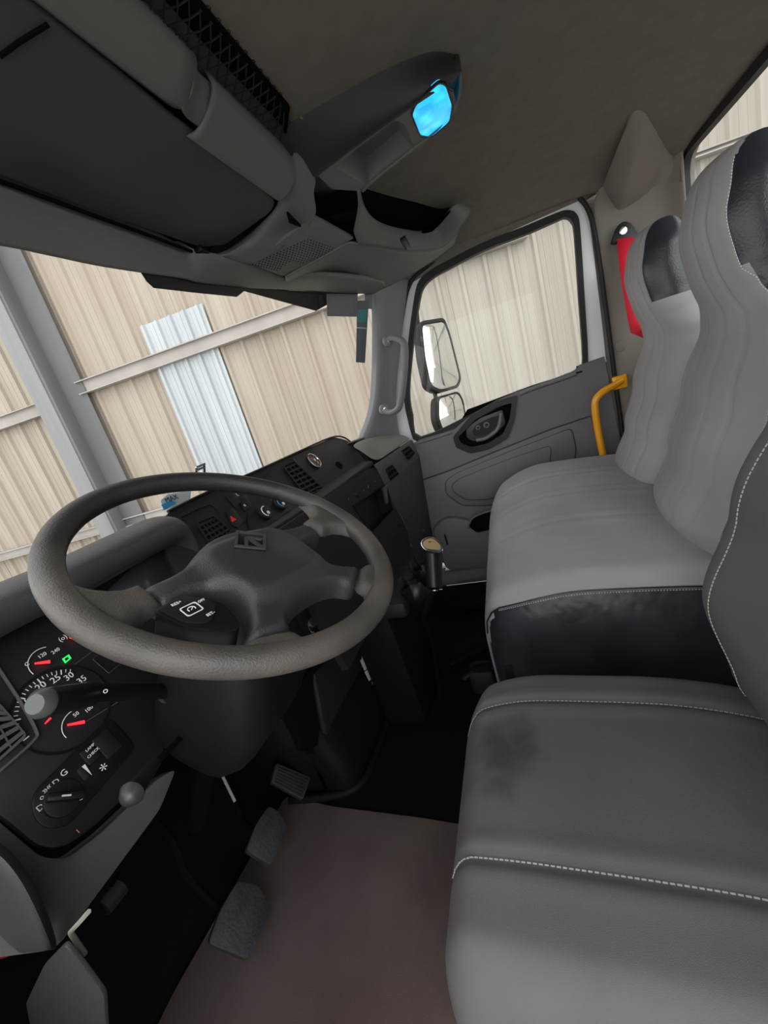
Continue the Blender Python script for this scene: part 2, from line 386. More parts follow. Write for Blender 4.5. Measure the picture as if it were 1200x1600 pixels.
# column: H section, leaning slightly with the building
c0, c1 = wsz(5, 410), wsz(42, 410); cz = wsz(97, 617)[0]
scl, scr = wsz(100, 620)[0], wsz(134, 620)[0]
lo, hi = min(scl, scr), max(scl, scr)
colm = thing('steel_column', wpt((lo+hi)/2, -1.2, -.2), 'grey painted steel building column seen through the left of the windshield', 'column', 'shed columns')
for nm, a, b, dd, dep, m in (('flange', wsz(108, 620)[0], wsz(82, 620)[0], -.30, .014, STEEL), ('web', wsz(113, 620)[0], wsz(108, 620)[0], -.29, .2, STEELSHADE), ('flange', wsz(148, 620)[0], wsz(84, 620)[0], -.10, .012, STEELSHADE)):
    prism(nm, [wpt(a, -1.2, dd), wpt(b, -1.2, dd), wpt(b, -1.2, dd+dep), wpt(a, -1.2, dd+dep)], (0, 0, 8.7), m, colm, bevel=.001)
cm2 = thing('steel_column', wpt(-9.5, -1.2, -.2), 'grey steel building column seen only in the passenger side mirror', 'column', 'shed columns')
for nm, a, b, dd, dep, m in (('flange', -9.65, -9.35, -.30, .014, STEEL), ('web', -9.51, -9.49, -.29, .2, STEELSHADE), ('flange', -9.65, -9.35, -.10, .012, STEELSHADE)):
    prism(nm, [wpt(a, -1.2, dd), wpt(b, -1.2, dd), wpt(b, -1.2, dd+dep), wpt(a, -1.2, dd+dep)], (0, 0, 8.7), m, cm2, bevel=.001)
gf = grid('floor_outside', [[Vector((-12, -26, -1.2)), Vector((14, -26, -1.2))], [Vector((-9, 18, -1.2)), Vector((14, 18, -1.2))]], CONC, smooth=False); gf['kind'] = 'structure'

# ================================================================== CAB SHELL
XD = 1.85; ZC = 1.53; YB = -.62
G = []
for y, dz in ((.75, -.02), (.5, 0), (0, 0), (-.30, 0), (-.36, -.008), (-.42, -.014), (-.54, -.03), (-.62, -.07)):
    row = []
    for x, dx in ((-.10, -.06), (-.03, -.015), (.06, 0), (.3, 0), (.9, 0), (1.4, 0), (1.62, -.003), (1.72, -.01), (1.79, -.026), (1.84, -.055)):
        row.append(Vector((x, y, ZC+dz+dx)))
    G.append(row)
ceil = grid('ceiling', G, HEAD, sub=2, solid=.02); ceil['kind'] = 'structure'
# driver's side is open (door swung away): header rail + rear pillar only
o = prism('wall_left', [(-.12, -.30, 0), (-.12, -.62, 0), (-.12, -.62, 1.47), (-.12, -.30, 1.47)], (.08, 0, 0), WHITEP); o['kind'] = 'structure'
# back wall with rear window
T = [px(1205, 78, 'y', YB), px(1100, 205, 'y', YB), px(1077, 240, 'y', YB), px(1068, 280, 'y', YB), px(1067, 340, 'y', YB)]
xr = T[3].x; zt = px(1150, 143, 'y', YB).z
win = rnd([(xr, YB, .98), (xr, YB, zt), (.20, YB, zt), (.20, YB, .98)], .07, 6)
outer = [(XD, YB, 0), (XD, YB, 1.50), (-.12, YB, 1.50), (-.12, YB, 0)]
o = plate('wall_back', outer, [win], (0, -.03, 0), TAUPE); o['kind'] = 'structure'
w2 = thing('window_2', (.9, YB, .98), '', '')
w2['kind'] = 'structure'
plate('seal', rnd([(xr+.018, YB+.006, .962), (xr+.018, YB+.006, zt+.018), (.182, YB+.006, zt+.018), (.182, YB+.006, .962)], .085, 6),
      [rnd([(xr-.012, YB+.006, .992), (xr-.012, YB+.006, zt-.012), (.212, YB+.006, zt-.012), (.212, YB+.006, .992)], .06, 6)], (0, -.02, 0), SEAL, w2)
prism('pane', [(xr, YB-.014, .98), (xr, YB-.014, zt), (.2, YB-.014, zt), (.2, YB-.014, .98)], (0, -.003, 0), GLASS, w2, bevel=0)

# floor + toe board
fl = box('floor', (.87, .15, -.02), (1.98, 1.74, .04), RUBBER, bevel=0); fl['kind'] = 'structure'
toe = grid('wall_front', [[Vector((-.1, .86, 0)), Vector((.73, .86, 0)), Vector((1.86, .86, 0))], [Vector((-.1, 1.02, .32)), Vector((.73, 1.02, .32)), Vector((1.86, 1.02, .32))], [Vector((-.1, 1.02, .86)), Vector((.73, 1.02, .86)), Vector((1.86, 1.02, .86))]], BLACK, smooth=False, solid=.01); toe['kind'] = 'structure'
for nm, x in (('wall_left', -.11), ('wall_right', 1.865)):
    q = prism(nm, [(x, .50, 0), (x, 1.02, 0), (x, 1.02, .85), (x, .66, .86), (x, .52, .76)], (.01, 0, 0), BLACK, bevel=0); q['kind'] = 'structure'
q = prism('trim_9', [(-.1, .80, .80), (1.86, .80, .80), (1.86, 1.02, .84), (-.1, 1.02, .84)], (0, 0, .008), BLACK, bevel=0); q['kind'] = 'structure'
# engine hump beside the driver's footwell
hump = bpy.data.objects.new('trim_8', None); C.objects.link(hump); hump.location = (1.1, .8, 0); OFF['trim_8'] = Vector((1.1, .8, 0)); hump['kind'] = 'structure'
prof = [(.60, 0), (.585, .04), (.60, .10), (.64, .20), (.665, .34), (.68, .55)]
xs = [(.735, .10), (.73, .04), (.745, .015), (.80, 0), (1.1, 0), (1.5, -.0), (1.80, 0)]
grid('shell', [[Vector((x, y+dy, z)) for x, dy in xs] for y, z in prof], RUBBER, hump, sub=2, solid=.008)
grid('side_wall', [[Vector((.735-.0*z, y, z)) for y in (.70, .85, 1.0)] for z in (0, .2, .55)], RUBBER, hump, solid=.008)
tube('mat_edge_roll', cr([(.70, .80, .012), (.715, .70, .014), (.74, .615, .016), (.80, .583, .016), (1.0, .578, .014), (1.2, .58, .014)], 6), .012, RUBBER, hump)
# brown carpet mat on driver's floor
mt = rnd([(.10, .30, .004), (.10, .835, .004), (.30, .85, .004), (.716, .822, .004), (.695, .66, .004), (.685, .40, .004), (.668, .18, .004), (.2, .10, .004)], .02)
tag(prism('floor_mat', mt, (0, 0, .007), CARPET, bevel=.002), 'brown grey carpet mat on the driver floor behind the pedals', 'floor mat')

# passenger-side wall: B pillar + corner trims (structure)
def side(u, v, x=XD): return px(u, v, 'x', x)
bp_ = [side(921, 335, 1.845), side(1010, 330, 1.845), (1.845, YB+.01, 1.40), (1.845, YB+.01, .35), (1.845, -.33, .35), side(957, 690, 1.845), side(957, 590, 1.845), side(948, 540, 1.845)]
tr = prism('wall_right', [(1.86, .56, .02), (1.86, .56, .12), (1.86, -.31, .12), (1.86, -.335, .85), (1.86, -.35, 1.47), (1.86, .2, 1.50), (1.86, .2, 1.53), (1.86, YB, 1.53), (1.86, YB, .02)], (.03, 0, 0), TAUPE, bevel=0); tr['kind'] = 'structure'
# pillar cover: from door seal round to the rear window, curving into the roof
def col_(z, ys): return [Vector((x, y, z)) for x, y in ys]
rows = []
for z, xo in ((.30, 0), (.8, 0), (1.2, 0), (1.36, 0), (1.44, -.012), (1.485, -.045), (1.508, -.10), (1.512, -.17)):
    yb = YB+.012
    rows.append([Vector((1.853+xo, -.375-(.03 if z > 1.47 else 0)-(.09 if z > 1.505 else 0), z)), Vector((1.848+xo, -.42-(.02 if z > 1.47 else 0)-(.06 if z > 1.505 else 0), z)), Vector((1.835+xo, -.50, z+(.004 if z > 1.47 else 0))),
                 Vector((1.815+xo*.9, -.545, z)), Vector((1.785+xo*.8, -.585, z-(.02 if z > 1.5 else 0))), Vector((1.72+xo*.3, yb, z-(.05 if z > 1.5 else 0)))])
pt = grid('trim_1', rows, TAUPE, sub=2, solid=.012); pt['kind'] = 'structure'
# door jamb seal line
tube('trim_2', cr([(1.84, -.380, .15), (1.84, -.378, .6), side(962, 600, 1.84), side(945, 470, 1.84), side(932, 380, 1.84), side(922, 335, 1.84), side(908, 312, 1.84), side(890, 307, 1.84), side(800, 347, 1.84), side(720, 382, 1.84), side(665, 418, 1.84), side(640, 445, 1.84), side(628, 500, 1.835), side(615, 600, 1.83)], 5), .008, SEAL)['kind'] = 'structure'
# roof rail filling above the door
rl = grid('trim_3', [[Vector((1.862, y, 1.45+zz)), Vector((1.85, y, 1.475+zz)), Vector((1.80, y, 1.505)), Vector((1.70, y, 1.522))] for y, zz in ((-.42, 0), (0, -.004), (.25, -.04), (.40, -.06))], HEAD, sub=1, solid=.01); rl['kind'] = 'structure'

lobe = []
for u, v in ((888, 303), (896, 285), (925, 270), (955, 256), (972, 240), (980, 215), (984, 190), (993, 173), (1008, 171), (1022, 184), (1036, 193), (1050, 198), (1058, 215), (1063, 245), (1068, 285)):
    p = px(u, v, 'z', 1.500)
    if p.x > 1.80: p = px(u, v, 'x', 1.80)
    if p.y < YB+.02: p = px(u, v, 'y', YB+.02)
    lobe.append(p)
lobe = cr(lobe, 3)
bas = [Vector((1.838 if p.y > -.55 else lerp(1.838, 1.72, (-.55-p.y)/.06), max(YB+.015, p.y), lerp(p.z-.012, 1.38, max(0, min(1, (-.40-p.y)/.05))))) for p in lobe]
lo_ = grid('trim_7', [[p+Vector((.01, 0, .02)) for p in lobe], lobe, [a.lerp(b, .35)+Vector((.012, 0, .004)) for a, b in zip(lobe, bas)], [a.lerp(b, .8)+Vector((.01, 0, 0)) for a, b in zip(lobe, bas)], bas], TAUPE, sub=2, solid=.006); lo_['kind'] = 'structure'
# windshield
def wsx(u, v, dx=0): return px(u, v, 'x', 1.68)
R0 = [wsx(586, 462), wsx(588, 480), wsx(587, 560), wsx(585, 620), wsx(578, 655), wsx(566, 688)]
def glass_y(x, z):
    t = (1.40-z)/(1.40-.86); k = min(1.02, abs((x-.93)/.76))
    top = .612-.192*k**5.0; bot = .79-.13*k**2.4
    return top+(bot-top)*t
Gw = [[Vector((x, glass_y(x, z), z)) for x in [.16+1.54*i/20 for i in range(21)]] for z in (.82, 1.0, 1.2, 1.44)]
ws = thing('window_1', (.93, .7, .85), '', ''); ws['kind'] = 'structure'
for q in (w2, ws):
    for kx in ('label', 'category'):
        if kx in q: del q[kx]
grid('pane', Gw, GLASS, ws, sub=1)
# black printed band along the top of the windshield with a wider centre tab
def gp(u, v, e=-.006):
    # first point where the pixel ray meets the curved glass (offset e towards the cab)
    d = ray(u, v); f = lambda t: (lambda p: p.y-glass_y(p.x, p.z)-e)(CAM+d*t)
    t = .2
    while f(t) < 0 and t < 3: t += .01
    a, b = t-.01, t
    for _ in range(24):
        m = (a+b)/2
        if f(m) < 0: a = m
        else: b = m
    return CAM+d*a
top = [(-60, 372), (0, 382), (60, 396), (140, 413), (220, 426)]
tabp = [(229, 440), (240, 450), (300, 457), (370, 464), (380, 456), (389, 449), (450, 455), (520, 459), (584, 459)]
low = [gp(u, v) for u, v in top+tabp]
Gb = [low, [Vector((p.x, glass_y(p.x, p.z+.032)-.006, p.z+.032)) for p in low]]
grid('shade_band', Gb, PANEL, ws, smooth=False)
# A pillar, passenger side
cols = []
for (u, v), (u2, v2) in zip([(584, 452), (589, 470), (588, 560), (586, 620), (578, 656), (560, 694)], [(640, 432), (634, 470), (624, 560), (618, 620), (620, 655), (628, 690)]):
    a = px(u, v, 'x', 1.675); b = px(u2, v2, 'x', 1.825)
    n = Vector((-.6, -.6, 0))
    cols.append([a+Vector((.03, .03, 0)), a, a.lerp(b, .25)+n*.022, a.lerp(b, .6)+n*.028, b+n*.008, b+Vector((.03, .02, 0))])
pa = grid('trim_4', cols, mat('grey_pillar_trim', (0.17, 0.18, 0.19), .5, bump=.2, bscale=1000), sub=2, solid=.006); pa['kind'] = 'structure'

# ================================================================== PASSENGER DOOR (structure, with parts)
dr = bpy.data.objects.new('door_1', None); C.objects.link(dr); dr.location = (XD, .05, .12); OFF[dr.name] = Vector(dr.location); dr['kind'] = 'structure'
def sd(L, x=XD): return [px(u, v, 'x', x) for u, v in L]
gl = [(656, 683), (644, 650), (639, 610), (645, 540), (655, 470), (663, 446), (680, 431), (700, 420), (755, 391), (820, 366), (870, 344), (884, 339), (893, 345), (898, 365), (905, 470), (911, 560), (904, 574), (880, 587), (808, 611), (740, 645)]
sl = [(657, 693), (637, 655), (631, 610), (637, 540), (647, 466), (655, 438), (674, 421), (697, 408), (752, 380), (818, 354), (868, 333), (887, 328), (901, 334), (907, 360), (914, 470), (919, 562), (912, 582), (882, 597), (812, 620), (744, 655)]
fr = [(650, 705), (622, 690), (616, 610), (623, 540), (634, 464), (641, 438), (660, 416), (690, 394), (746, 366), (812, 340), (866, 318), (888, 313), (908, 316), (919, 334), (933, 440), (946, 556), (944, 566), (898, 590), (812, 624), (746, 657)]
seal_o = cr(sd(sl, 1.842), 3, True); glass_o = cr(sd(gl, 1.842), 3, True)
plate('window_frame', cr(sd(fr, 1.85), 3, True), [cr(sd(sl, 1.85), 3, True)], (.03, 0, 0), WHITEP, dr)
plate('window_seal', seal_o, [glass_o], (.03, 0, 0), SEAL, dr)
prism('pane', cr(sd(gl, 1.862), 3, True), (.004, 0, 0), GLASS, dr, bevel=0)
# inner panel: belt line, front edge, sill, rear edge
belt = [(648, 692), (656, 687), (700, 674), (711, 670), (728, 655), (745, 643), (775, 626), (808, 612), (870, 590), (898, 579), (906, 570), (944, 557)]
bl = sd(belt, 1.836)
handle_hole = rnd(sd([(714, 681), (740, 655), (776, 633), (804, 623), (800, 655), (790, 679), (764, 696), (736, 702), (719, 696)], 1.836), .012, 3)
pan = bl+[Vector((1.836, -.365, .60)), Vector((1.836, -.33, .13)), Vector((1.836, .43, .125)), Vector((1.836, .53, .2)), Vector((1.836, .53, .62)), Vector((1.836, .50, .78))]
plate('inner_panel', pan, [handle_hole], (.022, 0, 0), DOORM, dr)
# belt roll
tube('belt_roll', cr(sd([(654, 692), (680, 684), (705, 676)], 1.834), 6), .006, DOORM, dr)
tube('belt_roll', cr(sd([(812, 616), (840, 605), (870, 595), (900, 584)], 1.834), 6), .007, DOORM, dr)
# lower field raised below crease, with two stepped outlines
def raised(name, L, x, t, m, r=.02, bev=.004, parent=dr):
    return prism(name, rnd(sd(L, x), r, 4), (t, 0, 0), m, parent, bevel=bev)
raised('crease_panel', [(659, 752), (700, 737), (790, 700), (860, 672), (923, 651), (940, 690), (948, 760), (800, 880), (700, 884), (668, 866)], 1.829, .012, DOORM, .008)
raised('arm_insert', [(696, 752), (712, 740), (800, 704), (893, 669), (900, 700), (896, 735), (765, 790), (722, 790), (697, 772)], 1.820, .012, DOORM, .02)
raised('arm_insert', [(706, 758), (718, 748), (800, 716), (861, 696), (858, 740), (765, 780), (728, 781), (708, 768)], 1.812, .012, DOORM, .016)
GRV = mat('door_groove_shade', (.045, .043, .048), .5)  # darker door colour, the shade inside the grooves is painted in
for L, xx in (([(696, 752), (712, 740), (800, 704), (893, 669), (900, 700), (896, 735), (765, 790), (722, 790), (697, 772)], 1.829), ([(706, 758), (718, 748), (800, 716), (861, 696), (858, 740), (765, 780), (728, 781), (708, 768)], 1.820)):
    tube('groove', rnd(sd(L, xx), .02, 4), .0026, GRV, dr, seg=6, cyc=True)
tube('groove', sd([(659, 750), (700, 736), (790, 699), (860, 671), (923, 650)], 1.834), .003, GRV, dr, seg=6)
# map pocket: bulging bin at the bottom
pk = [Vector((1.836, -.30, .13)), Vector((1.836, .46, .13)), Vector((1.836, .48, .36)), Vector((1.836, .40, .41)), Vector((1.836, .30, .375)), Vector((1.836, .22, .32)), Vector((1.836, -.30, .30))]
prism('map_pocket', rnd(pk, .04, 4), (-.045, 0, 0), DOORM, dr, bevel=.012, bseg=3)
prism('pocket_opening', rnd(sd([(732, 822), (742, 806), (790, 790), (850, 770), (850, 800), (790, 822), (745, 832)], 1.790), .012, 3), (-.004, 0, 0), BLACK, dr, bevel=.001)
tube('pocket_rim', cr(sd([(731, 826), (738, 810), (760, 800), (800, 789)], 1.787), 5), .005, DOORM, dr)
# handle recess
GR0 = mat('mid_grey_plastic', (.14, .14, .15), .4)
hb = thing('tmp', (0, 0, 0), '', ''); bpy.data.objects.remove(hb)
bz = plate('handle_bezel', rnd(sd([(708, 682), (736, 649), (775, 626), (809, 617), (804, 657), (794, 684), (766, 701), (735, 708), (713, 699)], 1.838), .012, 3), [rnd(sd([(716, 683), (742, 656), (776, 636), (800, 629), (796, 655), (786, 677), (763, 692), (737, 698), (721, 692)], 1.838), .010, 3)], (-.010, 0, 0), GLOSSB, dr)
prism('recess_back', sd([(700, 690), (730, 640), (810, 610), (810, 670), (770, 712), (720, 712)], 1.8485), (.001, 0, 0), BLACK, dr, bevel=0)
raised('recess_cup', [(728, 668), (752, 652), (785, 640), (790, 662), (770, 683), (740, 690), (729, 684)], 1.842, .006, mat('recess_grey', (.05, .05, .054), .4), .01)
lv = tube('lever', cr(sd([(744, 688), (760, 684), (776, 672), (781, 660), (783, 645)], 1.834), 5), (.009), GR0, dr, sq=(1, 0, 0))
plate('switch_plate', rnd(sd([(738, 676), (743, 664), (765, 653), (782, 649), (774, 668), (760, 679), (742, 682)], 1.838), .008, 3), [], (.004, 0, 0), DASHB, dr)
for u, v, r in ((747, 668, .010), (760, 664, .013)):
    disc('button', px(u, v, 'x', 1.837), (-1, 0, 0), r, .004, GR0, dr); disc('button_cap', px(u, v, 'x', 1.832), (-1, 0, 0), r*.55, .003, DASHB, dr)
tube('lock_pin', [px(903, 584, 'x', 1.84), px(902, 572, 'x', 1.84)], .004, BLACK, dr)
box('lock_base', px(903, 582, 'x', 1.84), (.012, .03, .006), BLACK, dr, bevel=.001)
# sill scuff strip
sk = prism('trim_5', [(1.80, -.36, .125), (1.86, -.36, .125), (1.86, .47, .125), (1.80, .47, .125)], (0, 0, .006), SILV, bevel=.001); sk['kind'] = 'structure'
sk2 = prism('trim_6', [(1.62, -.36, 0), (1.80, -.36, 0), (1.80, .50, 0), (1.62, .50, 0)], (0, 0, .055), RUBBER, bevel=.012); sk2['kind'] = 'structure'

# grab handle on the A pillar
gh = thing('grab_handle', px(612, 585, 'x', 1.72), 'grey plastic grab handle screwed to the passenger windshield pillar', 'handle')
xg = 1.655
pth = cr([px(606, 531, 'x', xg), px(617, 528, 'x', xg-.01), px(631, 536, 'x', xg-.02), px(633, 560, 'x', xg-.025), px(630, 600, 'x', xg-.025), px(624, 635, 'x', xg-.02), px(612, 644, 'x', xg-.01), px(599, 641, 'x', xg)], 6)
GR = mat('grey_handle_plastic', (0.19, 0.195, 0.20), .5, bump=.2, bscale=900)
tube('grip', pth, [(.017, .012)]*len(pth), GR, gh, seg=12, sq=(0, -.5, 0))
for u, v in ((605, 533), (599, 640)):
    p = px(u, v, 'x', xg-.004); disc('boss', p+Vector((.01, .004, 0)), (-.7, -.6, 0), .021, .018, GR, gh, bevel=.003)
    disc('screw', p+Vector((-.004, -.008, 0)), (-.7, -.6, 0), .009, .004, CHROME, gh)

# yellow grab bar beside bench
yb = thing('yellow_grab_bar', px(943, 706, 'x', 1.79), 'yellow bent metal bar between the bench seat and the passenger door', 'grab bar')
pth = cr([px(972, 594, 'x', 1.83), px(958, 603, 'x', 1.815), px(941, 613, 'x', 1.80), px(931, 625, 'x', 1.80), px(930, 640, 'x', 1.80), px(934, 670, 'x', 1.80), px(941, 705, 'x', 1.80), px(950, 745, 'x', 1.79)], 6)
tube('bar', pth, .0135, YEL, yb, seg=14)
box('foot', px(968, 597, 'x', 1.832), (.02, .05, .05), YEL, yb, bevel=.004)
# seat belt
sb_ = thing('seat_belt', px(975, 362, 'x', 1.82), 'red seat belt hanging from the black anchor on the passenger rear pillar', 'seat belt')
A = [(953, 382), (962, 356), (972, 348), (984, 352), (996, 372), (993, 384), (975, 378), (958, 384)]
prism('anchor_cover', rnd([px(u, v, 'x', 1.825) for u, v in A], .01, 3), (-.022, 0, 0), GLOSSB, sb_, bevel=.006, bseg=3)
disc('bolt', px(973, 361, 'x', 1.803), (-1, -.1, 0), .013, .006, CHROME, sb_)
L1 = [(964, 374), (968, 420), (974, 460), (981, 500), (986, 520)]; L2 = [(992, 370), (998, 415), (1003, 450), (1006, 500), (1010, 530)]
Gs = [[px(a[0], a[1], 'x', 1.79-.012*i), px(b[0], b[1], 'x', 1.79-.012*i+.004)] for i, (a, b) in enumerate(zip(L1, L2))]
grid('webbing', Gs, RED, sb_, solid=.0025)
tag(disc('trim_cap', px(970, 540, 'x', 1.846), (-1, 0, 0), .021, .006, TAUPE, bevel=.002), 'round taupe plug in the pillar trim below the seat belt', 'trim plug')

# ================================================================== SEATS
def seat_cushion(root, cx, cy, hx, hy, top, thick, yawless, seams, near_black=False, tiltx=0.0, r=.055, crown=.012, droop=.0):
    hz = thick/2; n = (70, 64, 16)
    vs, fs = rbox(hx, hy, hz, r, n)
    def deform(p):
        x, y, z = p; f = (z+hz)/(2*hz)
        zz = z
        cr_ = crown*(1-(x/hx)**2)*(1-(y/hy)**2)*f
        ty = top(y)
        g = 0
        for kind, val in seams:
            dd = abs((x if kind == 'x' else y)-val)
            if dd < .02: g += -.0075*math.exp(-(dd/.0045)**2)
            if .004 < dd < .05: g += .0022*math.exp(-((dd-.02)/.012)**2)
        g *= max(0, f)**4 if z > 0 else 0
        # front edge rounds down under the knees
        x *= 1-.13*(max(0, (y-hy*.35)/(hy*.65))**2.5)
        y -= .055*max(0, min(1, (x/hx-.35)/.65))**2.5*max(0, y/hy)
        return Vector((cx+x, cy+y, zz+cr_+g+ty*(.35+.65*f)+tiltx*x+droop*0))
    return vs, fs, deform
def make_top(z0, front, tilt): return lambda y: z0+tilt*y
# --- driver seat
ds = thing('driver_seat', (.455, -.05, 0), 'nearest seat, grey fabric cover with dark dirty marks on its cushion', 'seat')
hx, hy, th = .250, .285, .14
cx, cy = .455, -.078
SEATF = FABRIC
vs, fs, df = seat_cushion(ds, cx, cy, hx, hy, lambda y: .368+.02*(y/.285)-.030*max(0, (y-.13)/.155)**2-.05*max(0, (-y-.02)/.26)**2, th, 0, [('x', .135), ('x', -.118)], r=.06, crown=.014)
dirt = mat('dirty_shaded_seat_cover', (0.150, 0.146, 0.147), .88, bump=.4, bscale=1500, spec=.25)  # dirty cover; the weaker light on this seat is also put into its colour
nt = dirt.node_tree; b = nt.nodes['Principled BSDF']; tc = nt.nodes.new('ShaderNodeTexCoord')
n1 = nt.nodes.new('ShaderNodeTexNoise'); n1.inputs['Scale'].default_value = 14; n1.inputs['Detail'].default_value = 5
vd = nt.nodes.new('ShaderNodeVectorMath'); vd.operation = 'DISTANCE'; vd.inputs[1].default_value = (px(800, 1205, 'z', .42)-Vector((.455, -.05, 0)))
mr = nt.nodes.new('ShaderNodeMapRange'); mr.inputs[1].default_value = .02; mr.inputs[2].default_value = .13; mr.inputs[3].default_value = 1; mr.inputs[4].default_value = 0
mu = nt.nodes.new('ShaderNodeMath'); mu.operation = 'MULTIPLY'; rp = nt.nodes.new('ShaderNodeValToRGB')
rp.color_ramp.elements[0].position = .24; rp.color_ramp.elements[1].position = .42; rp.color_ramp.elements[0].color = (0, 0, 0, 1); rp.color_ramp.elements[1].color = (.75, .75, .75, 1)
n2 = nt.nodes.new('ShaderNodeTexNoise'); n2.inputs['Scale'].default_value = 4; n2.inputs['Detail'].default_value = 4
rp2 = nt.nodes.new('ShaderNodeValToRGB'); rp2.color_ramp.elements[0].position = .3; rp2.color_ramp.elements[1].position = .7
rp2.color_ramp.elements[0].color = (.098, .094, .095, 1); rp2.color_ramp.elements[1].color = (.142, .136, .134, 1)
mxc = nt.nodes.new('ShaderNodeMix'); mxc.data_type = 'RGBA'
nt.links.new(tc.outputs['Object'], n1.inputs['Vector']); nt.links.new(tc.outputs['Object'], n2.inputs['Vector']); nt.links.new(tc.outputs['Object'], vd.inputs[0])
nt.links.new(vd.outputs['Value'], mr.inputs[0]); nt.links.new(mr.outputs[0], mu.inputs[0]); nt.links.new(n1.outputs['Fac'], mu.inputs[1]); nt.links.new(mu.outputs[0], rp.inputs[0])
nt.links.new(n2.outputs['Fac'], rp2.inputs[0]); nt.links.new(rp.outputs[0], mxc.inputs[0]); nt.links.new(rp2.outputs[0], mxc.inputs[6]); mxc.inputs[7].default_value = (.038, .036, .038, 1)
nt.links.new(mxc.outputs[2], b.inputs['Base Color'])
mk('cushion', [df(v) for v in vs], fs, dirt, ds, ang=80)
for sx in (.135, -.118):
    P = [df(Vector((sx, -hy+.03+(2*hy-.03)*i/60, th/2-(0 if -hy+.03+(2*hy-.03)*i/60 < hy-.06 else .06-math.sqrt(max(0, .06**2-(-hy+.03+(2*hy-.03)*i/60-hy+.06)**2))))))+Vector((0, .0005, .0042)) for i in range(59)]
    stitches('stitching', P, THREAD, ds, step=.0065, ln=.0045, r=.0009)
box('seat_base', (.455, -.10, .14), (.38, .40, .24), BLACK, ds, bevel=.02)
for sx in (-.17, .17): box('slide_rail', (.455+sx, -.06, .02), (.03, .5, .03), BLACK, ds, bevel=.004)
# --- backrest builder
def backrest(parent, cx, y0, z0, W, H, yprof, wprof, tprof, pleats, black_side, m, hood=True, bol=.03, name='backrest', horiz=None, crm=0.05):
    hx, hy, hz = W/2, .065, H/2
    vs, fs = rbox(hx, hy, hz, .055, (56, 10, 90))
    def dfm(p):
        x, y, z = p; h = z+hz; t = h/H
        k = interp(wprof, h); f = (y+hy)/(2*hy)
        xx = x*k
        fx = abs(x/hx)
        yf = (interp(tprof, h)-.13)*f      # extra thickness
        b2 = -bol*(fx**2.2)*f + crm*0
        g = 0
        for q in pleats:
            dd = abs(x-q(h))
            if dd < .03: g -= .0055*math.exp(-(dd/.0035)**2)
        if horiz:
            for hh, x1 in horiz:
                dd = abs(h-hh(x)); g -= .005*math.exp(-(dd/.004)**2)*(1 if abs(x) < x1 else 0)
        return Vector((cx+xx, y0+interp(yprof, h)+y-hy+yf+b2+g*f**6, z0+h))
    if black_side:
        parts = splitmesh(name, vs, fs, black_side, m, LEATHER, 'side_cover', parent)
        out = []
        for nm, v, f, mm in parts: out.append(mk(nm, [dfm(q) for q in v], f, mm, out[0] if out else parent, ang=80))
    else: out = [mk(name, [dfm(q) for q in vs], fs, m, parent, ang=80)]
    return dfm, out
# driver backrest: mostly behind the picture edge
yp = [(0, -.27), (.10, -.232), (.22, -.222), (.38, -.262), (.6, -.32), (.85, -.36)]
wp = [(0, .78), (.10, .96), (.22, 1.0), (.42, .95), (.58, .85), (.66, .52), (.85, .48)]
tp = [(0, .11), (.3, .14), (.6, .12), (.85, .10)]
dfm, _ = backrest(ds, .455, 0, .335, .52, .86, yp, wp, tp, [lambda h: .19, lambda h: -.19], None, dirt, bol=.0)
P = [dfm(Vector((.19, .065, h-.43)))+Vector((0, .0068, 0)) for h in [.06+.5*i/50 for i in range(51)]]
stitches('stitching', P, THREAD, ds, step=.0065, ln=.0045, r=.0009)
box('recliner_cover', (.715, -.335, .345), (.02, .06, .05), CHROME, ds, bevel=.006)

# --- passenger bench
bs = thing('passenger_bench_seat', (1.31, -.08, 0), 'grey two person passenger bench with black leatherette sides, by the passenger door', 'seat')
bx0, bx1 = .842, 1.765; cx = (bx0+bx1)/2; hx = (bx1-bx0)/2; hy = .30; cy = -.115; th = .16
seamsB = [('x', -.165), ('x', .02), ('x', .215)]
vs, fs, df = seat_cushion(bs, cx, cy, hx, hy, lambda y: .462+.02*(y/.30)-.075*max(0, (y-.04)/.26)**2+.010*math.cos(y*5), th, 0, seamsB, tiltx=.075, r=.06, crown=.018)
# near side: edge curve of cover, black leatherette below
pred = lambda c: c.x < -hx+.030+.0*c.y and c.z < th/2-.012
parts = splitmesh('cushion', vs, fs, lambda c: c.x < -hx+.022, FABRIC, LEATHER, 'side_cover', bs)
o1 = mk('cushion', [df(v) for v in parts[0][1]], parts[0][2], FABRIC, bs, ang=80)
wr = mat('wrinkled_black_leatherette', (0.028, 0.030, 0.038), .36, var=.25, vscale=9, bump=.5, bscale=9, bdist=.02)
mk('side_cover', [df(v) for v in parts[1][1]], parts[1][2], wr, o1, ang=80, label='black leatherette side')
def cush_top(x, y, dz=.004):   # surface point on rounded box top in local coords
    r = .06; dx = max(0, abs(x)-(hx-r)); dy = max(0, abs(y)-(hy-r)); dd = min(r, math.hypot(dx, dy))
    return df(Vector((x, y, th/2-r+math.sqrt(max(0, r*r-dd*dd)))))+Vector((0, 0, dz))
for s_ in (-.165, .02, .215):
    stitches('stitching', [cush_top(s_, -.26+.53*i/60, .0055) for i in range(61)], THREADG, bs, step=.006, ln=.004, r=.0006)
def edge_at(y, q):   # follow the split line down the near edge
    x = -hx+.022; r = .06; dxx = (hx-r)
    return cush_top(x, y, 0)
P = [cush_top(-hx+.024+q, -.26+.50*i/60, .002) for q in (0,) for i in range(61)]
stitches('stitching', [p+Vector((-.006, 0, -.004)) for p in P], THREAD, o1, step=.0055, ln=.003, r=.0010)
